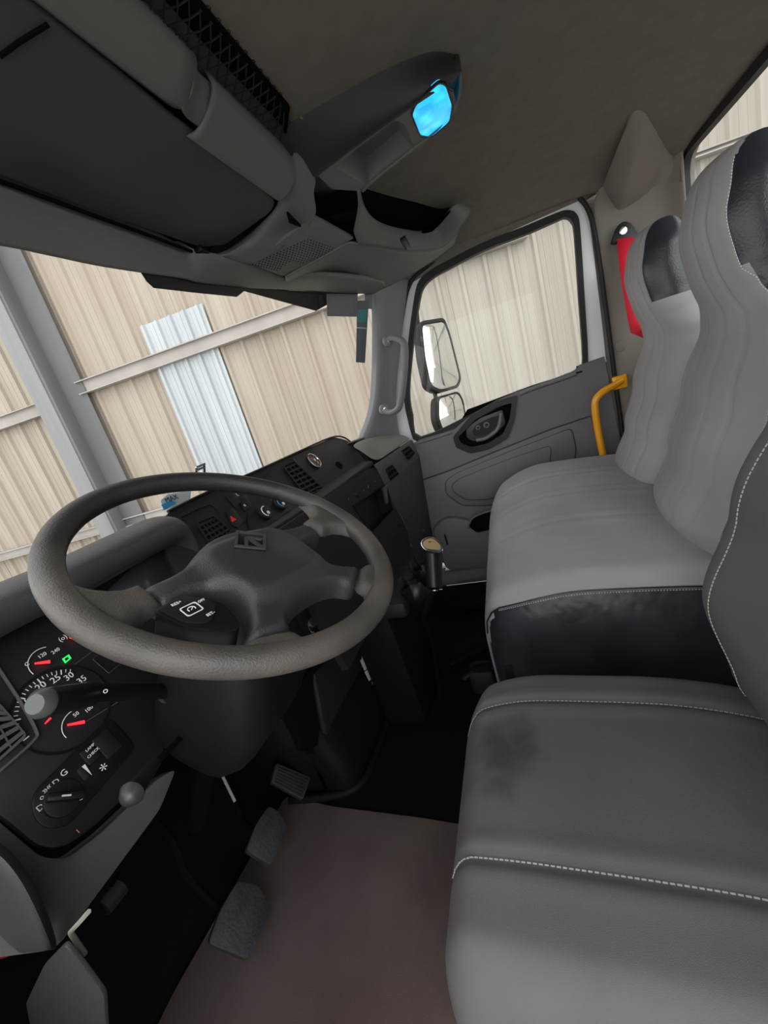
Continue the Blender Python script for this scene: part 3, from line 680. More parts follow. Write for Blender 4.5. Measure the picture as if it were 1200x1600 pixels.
tube('piping', [p+Vector((-.001, 0, 0)) for p in P]+[P[-1]+Vector((-.0, .02, -.012)), P[-1]+Vector((.0, .036, -.035)), P[-1]+Vector((0, .042, -.07))], .0022, LEATHER, o1, seg=8)
box('bench_base', (1.33, -.12, .19), (.80, .42, .34), BLACK, bs, bevel=.02)
box('hinge_bracket', (.875, .13, .285), (.02, .03, .05), DASHB, bs, bevel=.003)
# backrests
hyb = .065
yp = [(0, -.285), (.10, -.290), (.22, -.335), (.36, -.375), (.50, -.395), (.60, -.395), (.70, -.375), (.80, -.375)]
wp = [(0, .86), (.12, .98), (.30, 1.0), (.42, .95), (.50, .80), (.555, .60), (.61, .55), (.72, .53), (.80, .42)]
tp = [(0, .10), (.1, .13), (.35, .13), (.5, .11), (.62, .14), (.80, .11)]
for i, (cxb, nm) in enumerate(((1.085, 'near'), (1.53, 'far'))):
    W = (.455, .43)[i]; pl = [lambda h: -.125+.03*max(0, h-.25), lambda h: -.045, lambda h: .045, lambda h: .125-.03*max(0, h-.25)]
    bsd = (lambda c: c.x < -W/2+.028 or (c.z > .19 and c.x < -W/2+.040)) if i == 0 else (lambda c: c.z > .19 and c.x < -W/2+.060)
    dfm, out = backrest(bs, cxb, 0, .455, W, .795, yp, wp, tp, pl, bsd, FABRIC, bol=.045)
    out[0]['label'] = ('backrest nearer the driver, grey with black side', 'backrest by the passenger door, grey')[i]
    if len(out) > 1: out[1]['label'] = 'black leatherette panel on the headrest side'
    def bpnt(x, h, e=.002):
        hx_, r = W/2, .055; dx = max(0, abs(x)-(hx_-r)); dh = max(0, abs(h-.3975)-(.3975-r)); dd = min(r, math.hypot(dx, dh))
        return dfm(Vector((x, hyb-r+math.sqrt(max(0, r*r-dd*dd)), h-.3975)))+Vector((0, e, 0))
    if i == 0:
        L = [bpnt(-W/2+.030, .06+.50*k/60) for k in range(61)]+[bpnt(-W/2+.030+.012*min(1, k/3), .565+.20*k/30) for k in range(31)]
        stitches('stitching', [p+Vector((-.003, 0, 0)) for p in L], THREAD, out[0], step=.0055, ln=.0032, r=.0010)
    else:
        L = [bpnt(-W/2+.063, .59+.17*k/30) for k in range(31)]
        stitches('stitching', L, THREADG, out[0], step=.0055, ln=.0032, r=.0008)
    for q in (-.05, .05): stitches('stitching', [bpnt(q, .05+.50*k/50, .0045) for k in range(51)], THREADG, out[0], step=.006, ln=.004, r=.0005)
box('belt_buckle', px(981, 733, 'x', 1.62), (.05, .025, .02), GLOSSB, bs, bevel=.005)

# ================================================================== STEERING WHEEL
tilt = math.radians(33.37)
wheel = thing('steering_wheel', (.450, .399, .864), 'large worn grey four spoke steering wheel with a diamond emblem on its hub', 'steering wheel')
OFF[wheel.name] = Vector((0, 0, 0)); wheel.rotation_euler = (tilt, 0, 0)
tr_ = math.radians(-14)
def wr2(x, y, z=0): return Vector((x*math.cos(tr_)-y*math.sin(tr_), x*math.sin(tr_)+y*math.cos(tr_), z))
RR = .2286-.0165
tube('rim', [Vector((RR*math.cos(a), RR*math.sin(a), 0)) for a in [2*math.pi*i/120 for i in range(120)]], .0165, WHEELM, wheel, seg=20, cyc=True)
half = [(0, .040), (.03, .036), (.058, .022), (.085, .006), (.110, 0), (.142, 0), (.142, -.038), (.115, -.040), (.092, -.046), (.078, -.062), (.073, -.083), (.080, -.105), (.096, -.124), (.112, -.140), (.070, -.160), (.052, -.143), (.030, -.133), (0, -.130)]
outl = half+[(-x, y) for x, y in reversed(half[1:-1])]
outl = cr([Vector((x, y, 0)) for x, y in outl], 3, True)
def padded(name, outl, zf, zbot, m, parent, step=.0055, ang=50):
    """plate with a sculpted top: zf(x, y, d) gives height at distance d from the outline"""
    from mathutils.geometry import delaunay_2d_cdt
    P2 = [Vector((p.x, p.y)) for p in outl]; n = len(P2)
    def inside(q):
        c = False
        for k in range(n):
            a, b = P2[k], P2[k-1]
            if (a.y > q.y) != (b.y > q.y) and q.x < (b.x-a.x)*(q.y-a.y)/(b.y-a.y)+a.x: c = not c
        return c
    def dist(q):
        best = 9
        for k in range(n):
            a, b = P2[k-1], P2[k]; ab = b-a; L = ab.length_squared
            t = 0 if L < 1e-12 else max(0, min(1, (q-a).dot(ab)/L)); best = min(best, (q-a-ab*t).length)
        return best
    x0, x1 = min(p.x for p in P2), max(p.x for p in P2); y0, y1 = min(p.y for p in P2), max(p.y for p in P2)
    pts = list(P2); yy = y0; r = 0
    while yy < y1:
        xx = x0+(step/2 if r % 2 else 0)
        while xx < x1:
            q = Vector((xx, yy))
            if inside(q) and dist(q) > .0018: pts.append(q)
            xx += step
        yy += step*.87; r += 1
    res = delaunay_2d_cdt(pts, [(k, (k+1) % n) for k in range(n)], [], 1, 1e-6)
    co, _, fc = res[0], res[1], res[2]
    vs = [wr2(c.x, c.y, zf(c.x, c.y, dist(c))) for c in co]; fs = [tuple(f) for f in fc]
    idx = [min(range(len(co)), key=lambda q: (co[q]-p).length_squared) for p in P2]
    b0 = len(vs); vs += [wr2(p.x, p.y, zbot) for p in P2]
    fs += [(idx[k], idx[(k+1) % n], b0+(k+1) % n, b0+k) for k in range(n)]+[tuple(range(b0, b0+n))]
    return mk(name, vs, fs, m, parent, ang=ang)
def sstep(a, b, x):
    t = max(0, min(1, (x-a)/(b-a))); return t*t*(3-2*t)
def hubz(x, y, d):
    z = -.010+.013*math.sin(min(1, d/.012)*math.pi/2)
    q = ((x/.082)**4+((y+.050)/.068)**4)**.25
    z += .014*(1-sstep(.72, 1.08, q))
    return z-.004*sstep(.10, .14, abs(x))
hub = padded('hub', outl, hubz, -.030, HUBM, wheel)
# spoke ends: rubber covered, flowing into the rim
up_sp = [(.142, .001), (.160, .004), (.178, .018), (.190, .045), (.196, .075), (.212, .06), (.222, -.01), (.206, -.085), (.192, -.078), (.182, -.058), (.165, -.044), (.142, -.038)]
lo_sp = [(.112, -.140), (.130, -.146), (.150, -.146), (.168, -.128), (.183, -.120), (.160, -.150), (.110, -.190), (.050, -.213), (.030, -.2), (.048, -.192), (.064, -.180), (.070, -.160)]
for L in (up_sp, lo_sp):
    for sx in (1, -1):
        P = [Vector((sx*x, y, 0)) for x, y in L]; Q = cr(P, 3, True)
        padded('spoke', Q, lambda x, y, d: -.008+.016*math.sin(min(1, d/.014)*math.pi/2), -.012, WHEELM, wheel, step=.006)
# emblem diamond
em = prism('emblem', [wr2(x*.029, -.018+y*.029, .0165) for x, y in ((1, 0), (0, 1), (-1, 0), (0, -1))], (0, 0, .003), GLOSSB, wheel, bevel=.001)
fro = [wr2(x*.029, -.018+y*.029, .0195) for x, y in ((1, 0), (0, 1), (-1, 0), (0, -1))]; fri = [wr2(x*.0235, -.018+y*.0235, .0195) for x, y in ((1, 0), (0, 1), (-1, 0), (0, -1))]
plate('emblem_rim', fro, [fri], (0, 0, .0018), mat('worn_emblem_metal', (.16, .16, .165), .3, .7), em)
DG = mat('emblem_grey', (.12, .12, .125), .35, .6)
for L in ([(-.022, -.010), (-.003, .012), (.003, .012), (-.014, -.010)], [(.022, -.010), (.003, .012), (-.003, .012), (.014, -.010)], [(-.004, -.034), (-.003, .008), (.003, .008), (.004, -.034)]):
    prism('emblem_stripe', [wr2(x*.82, -.018+y*.82, .0195) for x, y in L], (0, 0, .0016), DG, em, bevel=0)
# cruise switch pod, left of the hub
pod = [(-.160, -.048), (-.124, -.045), (-.108, -.062), (-.098, -.085), (-.104, -.118), (-.116, -.128), (-.130, -.116), (-.150, -.090)]
pod = [(x, y-.0) for x, y in pod]
pdo = prism('switch_pod', rnd([wr2(x, y, .004) for x, y in pod], .008, 3), (0, 0, -.05), GLOSSB, wheel, bevel=.004)
key = [(-.156, -.050), (-.124, -.049), (-.110, -.066), (-.106, -.080), (-.128, -.100), (-.138, -.096), (-.150, -.082)]
prism('switch_key', rnd([wr2(x, y, .004) for x, y in key], .004, 3), (0, 0, .0025), PANEL, pdo, bevel=.001)
kc = (-.132, -.073)
sq = [(-.010, -.008), (.010, -.008), (.010, .008), (-.010, .008)]
plate('key_outline', rnd([wr2(kc[0]+x, kc[1]+y, .0066) for x, y in sq], .003, 3), [rnd([wr2(kc[0]+x*.88, kc[1]+y*.86, .0066) for x, y in sq], .003, 3)], (0, 0, .0006), WHITEINK, pdo)
Rw = Matrix.Rotation(tr_, 3, 'Z')
Rt = Rw
tube('cruise_icon', [wr2(kc[0]+.0042*math.cos(a), kc[1]+.0036*math.sin(a), .0071) for a in [math.radians(-30+20*i) for i in range(13)]], .0006, WHITEINK, pdo, seg=5)
tube('cruise_icon', [wr2(kc[0]-.001, kc[1]-.001, .0071), wr2(kc[0]+.003, kc[1]+.0022, .0071)], .0006, WHITEINK, pdo, seg=5)
for s_, x, y, sz in (('RES+', -.138, -.056, .0055), ('SET-', -.122, -.091, .0055), ('OFF', -.116, -.068, .005)):
    text('marking', s_, wr2(x, y, .0067), Rt, sz, WHITEINK, pdo, local=True)

# ================================================================== STEERING COLUMN
ax = Vector((0, math.sin(tilt), -math.cos(tilt))); wc = Vector((.45, .399, .864))
col = thing('steering_column', (.45, .70, .42), 'black steering column shroud below the wheel with lever and indicator stalk', 'steering column')
sect = [(.045, .055, .05, 0), (.09, .075, .065, .005), (.16, .092, .085, .02), (.26, .10, .10, .03), (.34, .095, .09, .02), (.38, .08, .07, .02)]
vs = []; fs = []; N = 28
yax = Vector((0, math.cos(tilt), math.sin(tilt)))
for t, rx, ry, offy in sect:
    for k in range(N):
        a = 2*math.pi*k/N; c, s_ = math.cos(a), math.sin(a); sc2 = (abs(c)**4+abs(s_)**4)**-.25
        vs.append(wc+ax*t+Vector((1, 0, 0))*(rx*c*sc2)+yax*(ry*s_*sc2-offy))
for i in range(len(sect)-1): fs += [(i*N+k, i*N+(k+1) % N, (i+1)*N+(k+1) % N, (i+1)*N+k) for k in range(N)]
fs += [tuple(range(N)), tuple(reversed(range((len(sect)-1)*N, len(sect)*N)))]
shr = mk('shroud', vs, fs, mat('matt_black_shroud', (.005, .005, .006), .55, spec=.3, bump=.2, bscale=900), col, ang=50)
tube('shaft', [wc+ax*.0, wc+ax*.06], .03, BLACK, col)
tube('lower_shaft', [wc+ax*.42, wc+ax*.70+Vector((0, .0, 0))], .022, BLACK, col)
for u, v in ((361, 1113), (423, 1108)):
    disc('screw', px(u, v, 'y', .505), (0, -1, .1), .006, .003, CHROME, col, seg=12)
# indicator stalk
st = thing('indicator_stalk', px(262, 1080, 'y', .55), 'thick black multifunction stalk with grey tip, left of the steering column', 'stalk')
a0 = px(275, 1080, 'y', .555); a1 = px(195, 1081, 'y', .53); a2 = px(150, 1083, 'y', .51); a3 = px(68, 1098, 'y', .475)
tube('boot', [a0+Vector((.02, .01, -.01)), a0, a0.lerp(a1, .12)], [.030, .027, .020], SILV, st, seg=4)
for t in (0, .08, .16): tube('boot_ring', [a0.lerp(a1, t), a0.lerp(a1, t+.04)], .021-.03*t, GLOSSB, st, seg=16)
tube('stem', cr([a0, a1, a2], 5), .0105, GLOSSB, st, seg=14)
tube('grip', [a2, a2.lerp(a3, .12), a2.lerp(a3, .9), a3], [.0105, .0135, .0140, .0135], PANEL, st, seg=18)
tube('tip', [a3, a3.lerp(a2, -.05), a3.lerp(a2, -.14)], [.0140, .0140, .009], mat('worn_grey_tip_plastic', (.075, .085, .078), .3), st, seg=18)
nrm = (CAM-a2).normalized(); Rs = frame3(a2-a3, nrm)
upv = Rs @ Vector((0, 1, 0))
prism('wiper_ring', [a3.lerp(a2, .06)+upv*.006+nrm*.0115, a3.lerp(a2, .80)+upv*.006+nrm*.0115, a3.lerp(a2, .80)+upv*.0135+nrm*.005, a3.lerp(a2, .06)+upv*.0135+nrm*.005], nrm*.003, mat('worn_grey_plastic', (.3, .33, .31)), st, bevel=.0006)
for s_, t in (('\u25B3 -', .93), ('- o', 1.35)):
    pass
text('marking', 'D  -  o', a2.lerp(a3, .05)+nrm*.0142+upv*.001, Rs, .010, WHITEINK, st)
# tilt lever
tlv = thing('tilt_lever', px(290, 1140, 'y', .56), 'thin black tilt lever with round grey knob hanging left of the column', 'lever')
b0 = px(292, 1140, 'y', .57); b1 = px(243, 1192, 'y', .515); b2 = px(206, 1240, 'y', .495)
tube('rod', cr([b0, b0.lerp(b1, .5)+Vector((0, 0, -.002)), b1], 6), .0045, GLOSSB, tlv)
tube('sleeve', [b1, b1.lerp(b2, .85)], [.007, .011], DASHB, tlv, seg=14)
tube('knob', [b1.lerp(b2, .78), b1.lerp(b2, .88), b2, b2+(b2-b1)*.16, b2+(b2-b1)*.24], [.008, .0125, .0145, .010, .004], mat('worn_grey_knob', (.032, .032, .03), .4), tlv, seg=18)
disc('pivot', b0+Vector((.004, 0, 0)), (-.6, -.8, 0), .013, .008, SILV, tlv)
box('pivot_bracket', b0+Vector((.012, .02, .01)), (.03, .05, .05), BLACK, tlv, bevel=.006)
# ignition keys
kt = thing('keys', px(487, 985, 'y', .56), 'small metal keys in the ignition seen below the steering wheel spoke', 'keys')
disc('ignition_lock', px(483, 975, 'y', .585), (0, -.9, .4), .014, .015, SILV, kt)
for k, (u, v) in enumerate(((486, 985), (492, 992), (460, 981))):
    box('key', px(u, v, 'y', .56-.005*k), (.008, .003, .02), CHROME if k < 2 else SILV, kt, bevel=.001, rot=Matrix.Rotation(.5*k-.3, 3, 'Y'))
tag(disc('ignition_barrel', px(537, 886, 'y', .60), (0, -.9, .3), .007, .006, mat('brass', (.55, .42, .2), .3, .9), bevel=.001), 'tiny brass button on the dash seen beside the right wheel spoke', 'button')

# ================================================================== DASHBOARD
dash = thing('dashboard', (.93, .66, .50), 'black and grey truck dashboard spanning the cab below the windshield', 'dashboard')
# planes
P1a, P1b = Vector((0, .72, .85)), Vector((0, .60, .58)); n1_ = Vector((0, -(P1a.z-P1b.z), P1a.y-P1b.y)).normalized()
def c1(u, v, e=0): return pp(u, v, P1b+n1_*e, n1_)
P2a, P2b = Vector((0, .70, .918)), Vector((0, .63, .775)); n2_ = Vector((0, -(P2a.z-P2b.z), P2a.y-P2b.y)).normalized()
def c2(u, v, e=0): return pp(u, v, P2b+n2_*e, n2_)
Rc1 = frame3((1, 0, 0), n1_); Rc2 = frame3((1, 0, 0), n2_)
# top pad: from windshield to the rear edge
G = []
for x in [.05+.1*i for i in range(17)]+[1.70]:
    yb_ = glass_y(x, .86)+.03
    e = interp([(.05, .70), (.6, .70), (1.52, .70), (1.62, .66), (1.75, .60)], x)
    G.append([Vector((x, yb_+.03, .84)), Vector((x, max(yb_, e+.03)-.01, .872)), Vector((x, e+.015, .905 if x < 1.55 else .875)), Vector((x, e, .900 if x < 1.55 else .87))])
grid('top_pad', G, DASHG, dash, sub=1, solid=.006)
# instrument brow over the cluster
L = [(-40, 937), (0, 918), (55, 896), (107, 875), (170, 845), (230, 817), (262, 803), (276, 804), (290, 820), (305, 850)]
ys = [.645]*7+[.645, .65, .66]
top_e = [px(u, v, 'y', y) for (u, v), y in zip(L, ys)]
top_e = [Vector((.05, .645, top_e[0].z))]+top_e
G = []
for i, p in enumerate(top_e):
    f = 1 if i < 8 else (1-.25*(i-7))
    G.append([Vector((p.x, .73, p.z-.01)), Vector((p.x, .69, p.z+.004)), p+Vector((0, 0, -.004)), p+Vector((-.0, -.020*f, -.022)), p+Vector((-.0, -.012*f, -.048)), p+Vector((-.004, .022, -.062)), p+Vector((-.01, .06, -.06))])
grid('brow', G, mat('charcoal_brow', (.045, .048, .052), .42, bump=.3, bscale=900), dash, sub=2, solid=.004)
# cluster bezel with opening
def C1(L, e=0): return [c1(u, v, e) for u, v in L]
bez = rnd(C1([(-60, 930), (275, 815), (300, 850), (255, 1010), (268, 1100), (262, 1165), (236, 1205), (150, 1290), (100, 1326), (60, 1325), (20, 1290), (-80, 1215)], 0), .02, 4)
prism('cluster_bezel', bez, n1_*-.02, PANEL, dash, bevel=.004)
# grey surround of the bezel
sur = rnd(C1([(-120, 1180), (20, 1302), (65, 1340), (105, 1342), (160, 1300), (245, 1218), (276, 1200), (250, 1265), (112, 1452), (86, 1484), (-30, 1500), (-120, 1450)], -.006), .01, 3)
prism('lower_panel', sur, n1_*-.015+Vector((0, .01, 0)), DASHG, dash, bevel=.004)
# instrument lens
ln_ = rnd(C1([(-20, 1010), (60, 950), (180, 895), (255, 842), (292, 850), (285, 880), (200, 1040), (150, 1140), (50, 1120), (0, 1110)], .003), .015, 3)
scr = rnd(C1([(165, 925), (225, 868), (270, 848), (300, 855), (300, 880), (232, 930), (190, 945)], .004), .01, 3)
prism('display_lens', scr, n1_*.004, mat('smoked_lens', (.03, .035, .04), .12, spec=.8), dash, bevel=.002)
# speedometer dial : arc of ticks centred below the stalk
sc = c1(99, 1106, .003); q = c1(97, 1052, .003); rS = (q-sc).length
X1 = Vector((1, 0, 0)); Y1 = Rc1 @ Vector((0, 1, 0))
gauge = mk('speedometer', *sweep([sc+X1*(rS*1.18*math.cos(a))+Y1*(rS*1.18*math.sin(a)) for a in [2*math.pi*i/48 for i in range(48)]], .0015, 6, True), GLOSSB, dash)
tk = []
for i in range(23):
    a = math.radians(182-i*6.2); L_ = .007 if i % 5 == 0 else .0045; rr_ = rS*1.10
    c = sc+X1*((rr_-L_/2)*math.cos(a))+Y1*((rr_-L_/2)*math.sin(a))+n1_*.001
    tk.append(boxg(c, (L_, .0014 if i % 5 == 0 else .0008, .0005), frame3(X1*math.cos(a)+Y1*math.sin(a), n1_)))
joinm('tick_marks', tk, GLOWW, gauge, smooth=False, kind='stuff')
for s_, (u, v) in (('20', (64, 1072)), ('25', (87, 1061)), ('30', (108, 1057)), ('15', (46, 1095)), ('35', (128, 1062))):
    text('numeral', s_, c1(u, v, .004), Rc1, .0125, GLOWW, gauge)
def small_gauge(u, v, r, a0, a1, needle, nums):
    c = c1(u, v, .003)
    arc = [c+X1*(r*math.cos(math.radians(lerp(a0, a1, i/16))))+Y1*(r*math.sin(math.radians(lerp(a0, a1, i/16)))) for i in range(17)]
    o = tube('gauge_arc', arc, .0006, GLOWW, dash, seg=5)
    an = math.radians(needle); d = X1*math.cos(an)+Y1*math.sin(an)
    for s_, q in nums: text('numeral', s_, c1(*q, .004), Rc1, .0075, GLOWW, o)
    return o
g1 = small_gauge(74, 1034, .022, 60, 190, 0, [('120', (66, 1024)), ('240', (87, 1017)), ('C', (42, 1038))])
g2 = small_gauge(126, 1131, .022, 80, 185, 0, [('50', (119, 1116)), ('100', (139, 1108))])
def wedge(p0, p1, w, m, nm='needle'):
    a, b = c1(*p0, .006), c1(*p1, .006); s_ = (b-a).cross(n1_).normalized()
    prism(nm, [a+s_*w*.5, b+s_*w, b-s_*w, a-s_*w*.5], n1_*.001, m, dash, bevel=0)
wedge((54, 1037), (78, 1034), .0022, GLOWR); wedge((105, 1133), (132, 1128), .0022, GLOWR); wedge((70, 1131), (79, 1122), .0014, GLOWR); wedge((108, 996), (120, 999), .002, GLOWR)
gc = c1(104, 1030, .005)
plate('green_telltale', [gc+X1*x+Y1*y for x, y in ((-.005, -.004), (.005, -.003), (.006, .004), (-.004, .004))], [[gc+X1*x+Y1*y for x, y in ((-.003, -.002), (.003, -.0015), (.0035, .0022), (-.002, .0022))]], n1_*.001, GLOWG, dash)
text('marking', '(o)', c1(98, 997, .004), Rc1, .010, GLOWW, dash)
prism('trip_display', rnd(C1([(163, 1024), (172, 1019), (190, 1030), (182, 1036)], .004), .003, 3), n1_*.001, GLOWV, dash, bevel=0)
tube('display_outline', [c1(u, v, .005) for u, v in ((145, 1030), (160, 1016), (192, 1034), (170, 1052))], .0006, DASHG, dash, cyc=True, seg=5)
tube('bezel_line', [c1(u, v, .002) for u, v in ((117, 1038), (147, 1016))], .0008, DASHG, dash, seg=5)
tube('bezel_line', [c1(u, v, .002) for u, v in ((133, 1128), (184, 1097))], .0008, DASHG, dash, seg=5)
# light switch plate (pill) on lower left
pill = rnd(C1([(48, 1262), (52, 1238), (110, 1180), (170, 1121), (212, 1168), (150, 1240), (108, 1290), (75, 1297), (55, 1285)], .001), .012, 3)
lp = prism('light_switch_plate', pill, n1_*.003, GLOSSB, dash, bevel=.002)
kb = c1(97, 1248, .004); disc('rotary_knob', kb, n1_, .021, .006, PANEL, lp); 
dk = (c1(118, 1246, .01)-c1(76, 1250, .01)).normalized()
box('knob_bar', kb+n1_*.011, (.042, .010, .012), PANEL, lp, bevel=.004, rot=frame3(dk, n1_))
box('knob_mark', kb+n1_*.0175-dk*.001, (.010, .002, .001), WHITEINK, lp, bevel=0, rot=frame3(dk, n1_))
for s_, (u, v), z in (('D', (63, 1262), .010), ('o', (65, 1246), .009), ('\u00BB\u00AB', (73, 1232), .010), ('D', (88, 1222), .010), ('G', (100, 1208), .011), ('*', (165, 1202), .022), ('o', (126, 1246), .011)):
    text('marking', s_, c1(u, v, .0045 if s_ != 'o' or u < 100 else .012), Rc1, z, WHITEINK, lp)
prism('rocker_switch', rnd(C1([(122, 1178), (141, 1163), (158, 1180), (139, 1198)], .004), .003, 2), n1_*.003, PANEL, lp, bevel=.001)
prism('rocker_switch', rnd(C1([(142, 1158), (165, 1138), (192, 1165), (168, 1188)], .004), .003, 2), n1_*.002, PANEL, lp, bevel=.001)
for s_, (u, v) in (('LAMP', (141, 1168)), ('CHECK', (146, 1176))): text('marking', s_, c1(u, v, .008), Rc1 @ Matrix.Rotation(.0, 3, 'Z'), .0052, WHITEINK, lp)
prism('dimmer_wheel', rnd(C1([(118, 1205), (126, 1195), (140, 1214), (131, 1222)], .004), .002, 2), n1_*.003, DASHB, lp, bevel=.001)
wd1, wd2 = c1(130, 1196, .008), c1(142, 1212, .008); s_ = (wd2-wd1).cross(n1_).normalized()
prism('dimmer_mark', [wd1+s_*.002, wd1-s_*.002, wd2-s_*.001], n1_*.001, WHITEINK, lp, bevel=0)
text('marking', 'I', c1(122, 1299, .002), Rc1, .008, mat('amber_print', (.7, .35, .1), .6), dash)
# left air vent (cut by the picture edge)
def vent(name, quad, nrows, ncols, fn, nrm, parent, m=DASHB, rim=.004, depth=.02, tiltv=0):
    """quad TL TR BR BL in picture points on plane fn"""
    a, b, c, d = [fn(*q) for q in quad]; nrm = Vector(nrm)
    o = plate(name, rnd([a+(a-c).normalized()*rim, b+(b-d).normalized()*rim, c+(c-a).normalized()*rim, d+(d-b).normalized()*rim], .006, 3), [rnd([a, b, c, d], .004, 3)], nrm*.004, m, parent)
    prism('cavity', [p-nrm*.0 for p in (a, b, c, d)], nrm*.0005, BLACK, o, bevel=0)
    for i in range(nrows):
        t = (i+.5)/nrows; p, q = a.lerp(d, t), b.lerp(c, t); w_ = (d-a).length/nrows*.18
        e = (d-a).normalized()
        prism('slat', [p-e*w_+nrm*.001, q-e*w_+nrm*.001, q+e*w_+nrm*.001, p+e*w_+nrm*.001], nrm*.002, m, o, bevel=0)
    for i in range(1, ncols):
        t = i/ncols; p, q = a.lerp(b, t), d.lerp(c, t); e = (b-a).normalized()*.0012
        prism('slat', [p-e+nrm*.001, p+e+nrm*.001, q+e+nrm*.001, q-e+nrm*.001], nrm*.0025, m, o, bevel=0)
    return o
vent('air_vent', [(-45, 1085), (-2, 1105), (38, 1148), (-8, 1190)], 6, 2, lambda u, v: c1(u, v, .006), n1_, dash, DASHG)
tube('bezel_ridge', cr([c1(u, v, .004) for u, v in ((-5, 1040), (28, 1090), (56, 1140), (52, 1158), (0, 1205))], 5), .0022, DASHG, dash, seg=6)
# centre fascia (P2)
def C2(L, e=0): return [c2(u, v, e) for u, v in L]
v_hole = []
fas = rnd(C2([(250, 815), (268, 796), (400, 736), (522, 682), (545, 688), (577, 722), (560, 740), (513, 770), (470, 800), (420, 860), (300, 950), (262, 870)], 0), [.01, .01, .0, .03, .03, .02, .0, 0, 0, 0, 0, 0], 5)
prism('centre_fascia', fas, n2_*-.02, DASHB, dash, bevel=.004)
tube('fascia_edge', [p+n2_*.001 for p in cr(C2([(262, 800), (323, 770), (400, 736.5), (460, 709), (515, 684.5), (535, 683), (550, 693), (563, 708), (578, 724)], .0), 4)], .0035, GLOSSB, dash, seg=8)
vent('air_vent', [(308, 818), (332, 808), (360, 830), (327, 850)], 4, 5, lambda u, v: c2(u, v, .004), n2_, dash)
tube('panel_groove', cr([c2(u, v, .001) for u, v in ((284, 808), (318, 792), (335, 793), (370, 832))], 5), .0010, GLOSSB, dash, seg=5)
vent('air_vent', [(443, 729), (459, 722), (503, 763), (478, 775)], 7, 3, lambda u, v: c2(u, v, .004), n2_, dash)
tube('panel_groove', [c2(u, v, .002) for u, v in ((458, 716), (507, 770))], .0018, DASHG, dash, seg=5)
tube('panel_groove', [c2(u, v, .002) for u, v in ((406, 748), (424, 735))], .0012, GLOSSB, dash, seg=5)
# hazard switch
hz = prism('hazard_switch', rnd(C2([(352, 800), (362, 794), (380, 815), (371, 826), (362, 822)], .002), .003, 2), n2_*.004, PANEL, dash, bevel=.001)
hc = c2(363, 811, .008)
prism('hazard_triangle', [hc+Vector((1, 0, 0))*x+(Rc2 @ Vector((0, 1, 0)))*y for x, y in ((-.008, -.006), (.009, -.006), (.001, .009))], n2_*.001, REDINK, hz, bevel=0)
# rocker switches
for L in ([(352, 776), (366, 770), (375, 786), (368, 795)], [(371, 780), (384, 774), (393, 792), (382, 800)]):
    o = prism('rocker_switch', rnd(C2(L, .002), .002, 2), n2_*.004, PANEL, dash, bevel=.001)
text('marking', 'L', c2(371, 773, .007), Rc2, .012, WHITEINK, dash); text('marking', 'o', c2(382, 789, .007), Rc2, .014, WHITEINK, dash)
# climate knob pod
prism('climate_panel', rnd(C2([(385, 805), (430, 776), (470, 790), (440, 820), (400, 836), (388, 828)], .002), .01, 3), n2_*.004, PANEL, dash, bevel=.001)
for (u, v, mcol) in ((412, 802, WHITEINK), (436, 788, BLUEINK)):
    p = c2(u, v, .006); k = disc('climate_knob', p, n2_, .021, .010, PANEL, dash); xx = Vector((1, 0, 0)); yy = Rc2 @ Vector((0, 1, 0))
    arc = [p+n2_*.0112+xx*(.014*math.cos(a))+yy*(.014*math.sin(a)) for a in [math.radians(70+12*i) for i in range(16)]]
    tube('knob_arc', arc, .0014, mcol, k, seg=5)
    disc('knob_dot', p+n2_*.0105+xx*.003-yy*.006, n2_, .005, .001, WHITEINK, k, seg=10, bevel=0)
# boost gauge + hole
p = c2(490, 721, .002); g = disc('round_gauge', p, n2_, .030, .004, GLOSSB, dash)
mk('gauge_bezel', *sweep([p+n2_*.005+Vector((1, 0, 0))*(.028*math.cos(a))+(Rc2 @ Vector((0, 1, 0)))*(.028*math.sin(a)) for a in [2*math.pi*i/32 for i in range(32)]], .0025, 8, True), CHROME, g)
disc('gauge_face', p+n2_*.0042, n2_, .023, .001, DASHG, g, bevel=0)
for dx, dy, cc in ((-.008, .008, REDINK), (.004, .002, WHITEINK), (.010, -.012, mat('amber_print', (.7, .35, .1)))):
    box('gauge_mark', p+n2_*.006+Vector((dx, 0, 0))+(Rc2 @ Vector((0, dy, 0))), (.006, .010, .001), cc, g, bevel=0, rot=Rc2)
disc('socket_hole', c2(530, 727, .0012), n2_, .017, .001, BLACK, dash, bevel=0)
disc('socket_plug', c2(533, 724, .002), n2_, .010, .004, DASHB, dash)
# stack ledge + stack
zl = .783
yL = .585
def cy_(u, v, y): return px(u, v, 'y', y)
lf = [Vector((.78, .64, .79)), Vector((1.10, .645, .79)), Vector((1.60, .655, .79)), Vector((1.545, .575, .785)), Vector((1.06, .575, .785)), Vector((.80, .59, .79))]
prism('stack_ledge', lf, (0, 0, -.02), DASHB, dash, bevel=.004)
Sa, Sb = Vector((0, .570, .785)), Vector((0, .515, .47)); ns = Vector((0, -(Sa.z-Sb.z), Sa.y-Sb.y)).normalized(); Rs3 = frame3((1, 0, 0), ns)
def c3(u, v, e=0): return pp(u, v, Sa+ns*e, ns)
def C3(L, e=0): return [c3(u, v, e) for u, v in L]
cav = C3([(552, 790), (602, 757), (613, 797), (580, 832)], 0)
xL = .76
st_out = [Vector((xL, .570, .785))]+C3([(575, 733), (592, 729), (601, 745), (637, 829), (640, 850)])+[Vector((1.46, .503, .40)), Vector((xL, .503, .40))]
sp = plate('stack_face', st_out, [cav], -ns*.02, DASHB, dash)
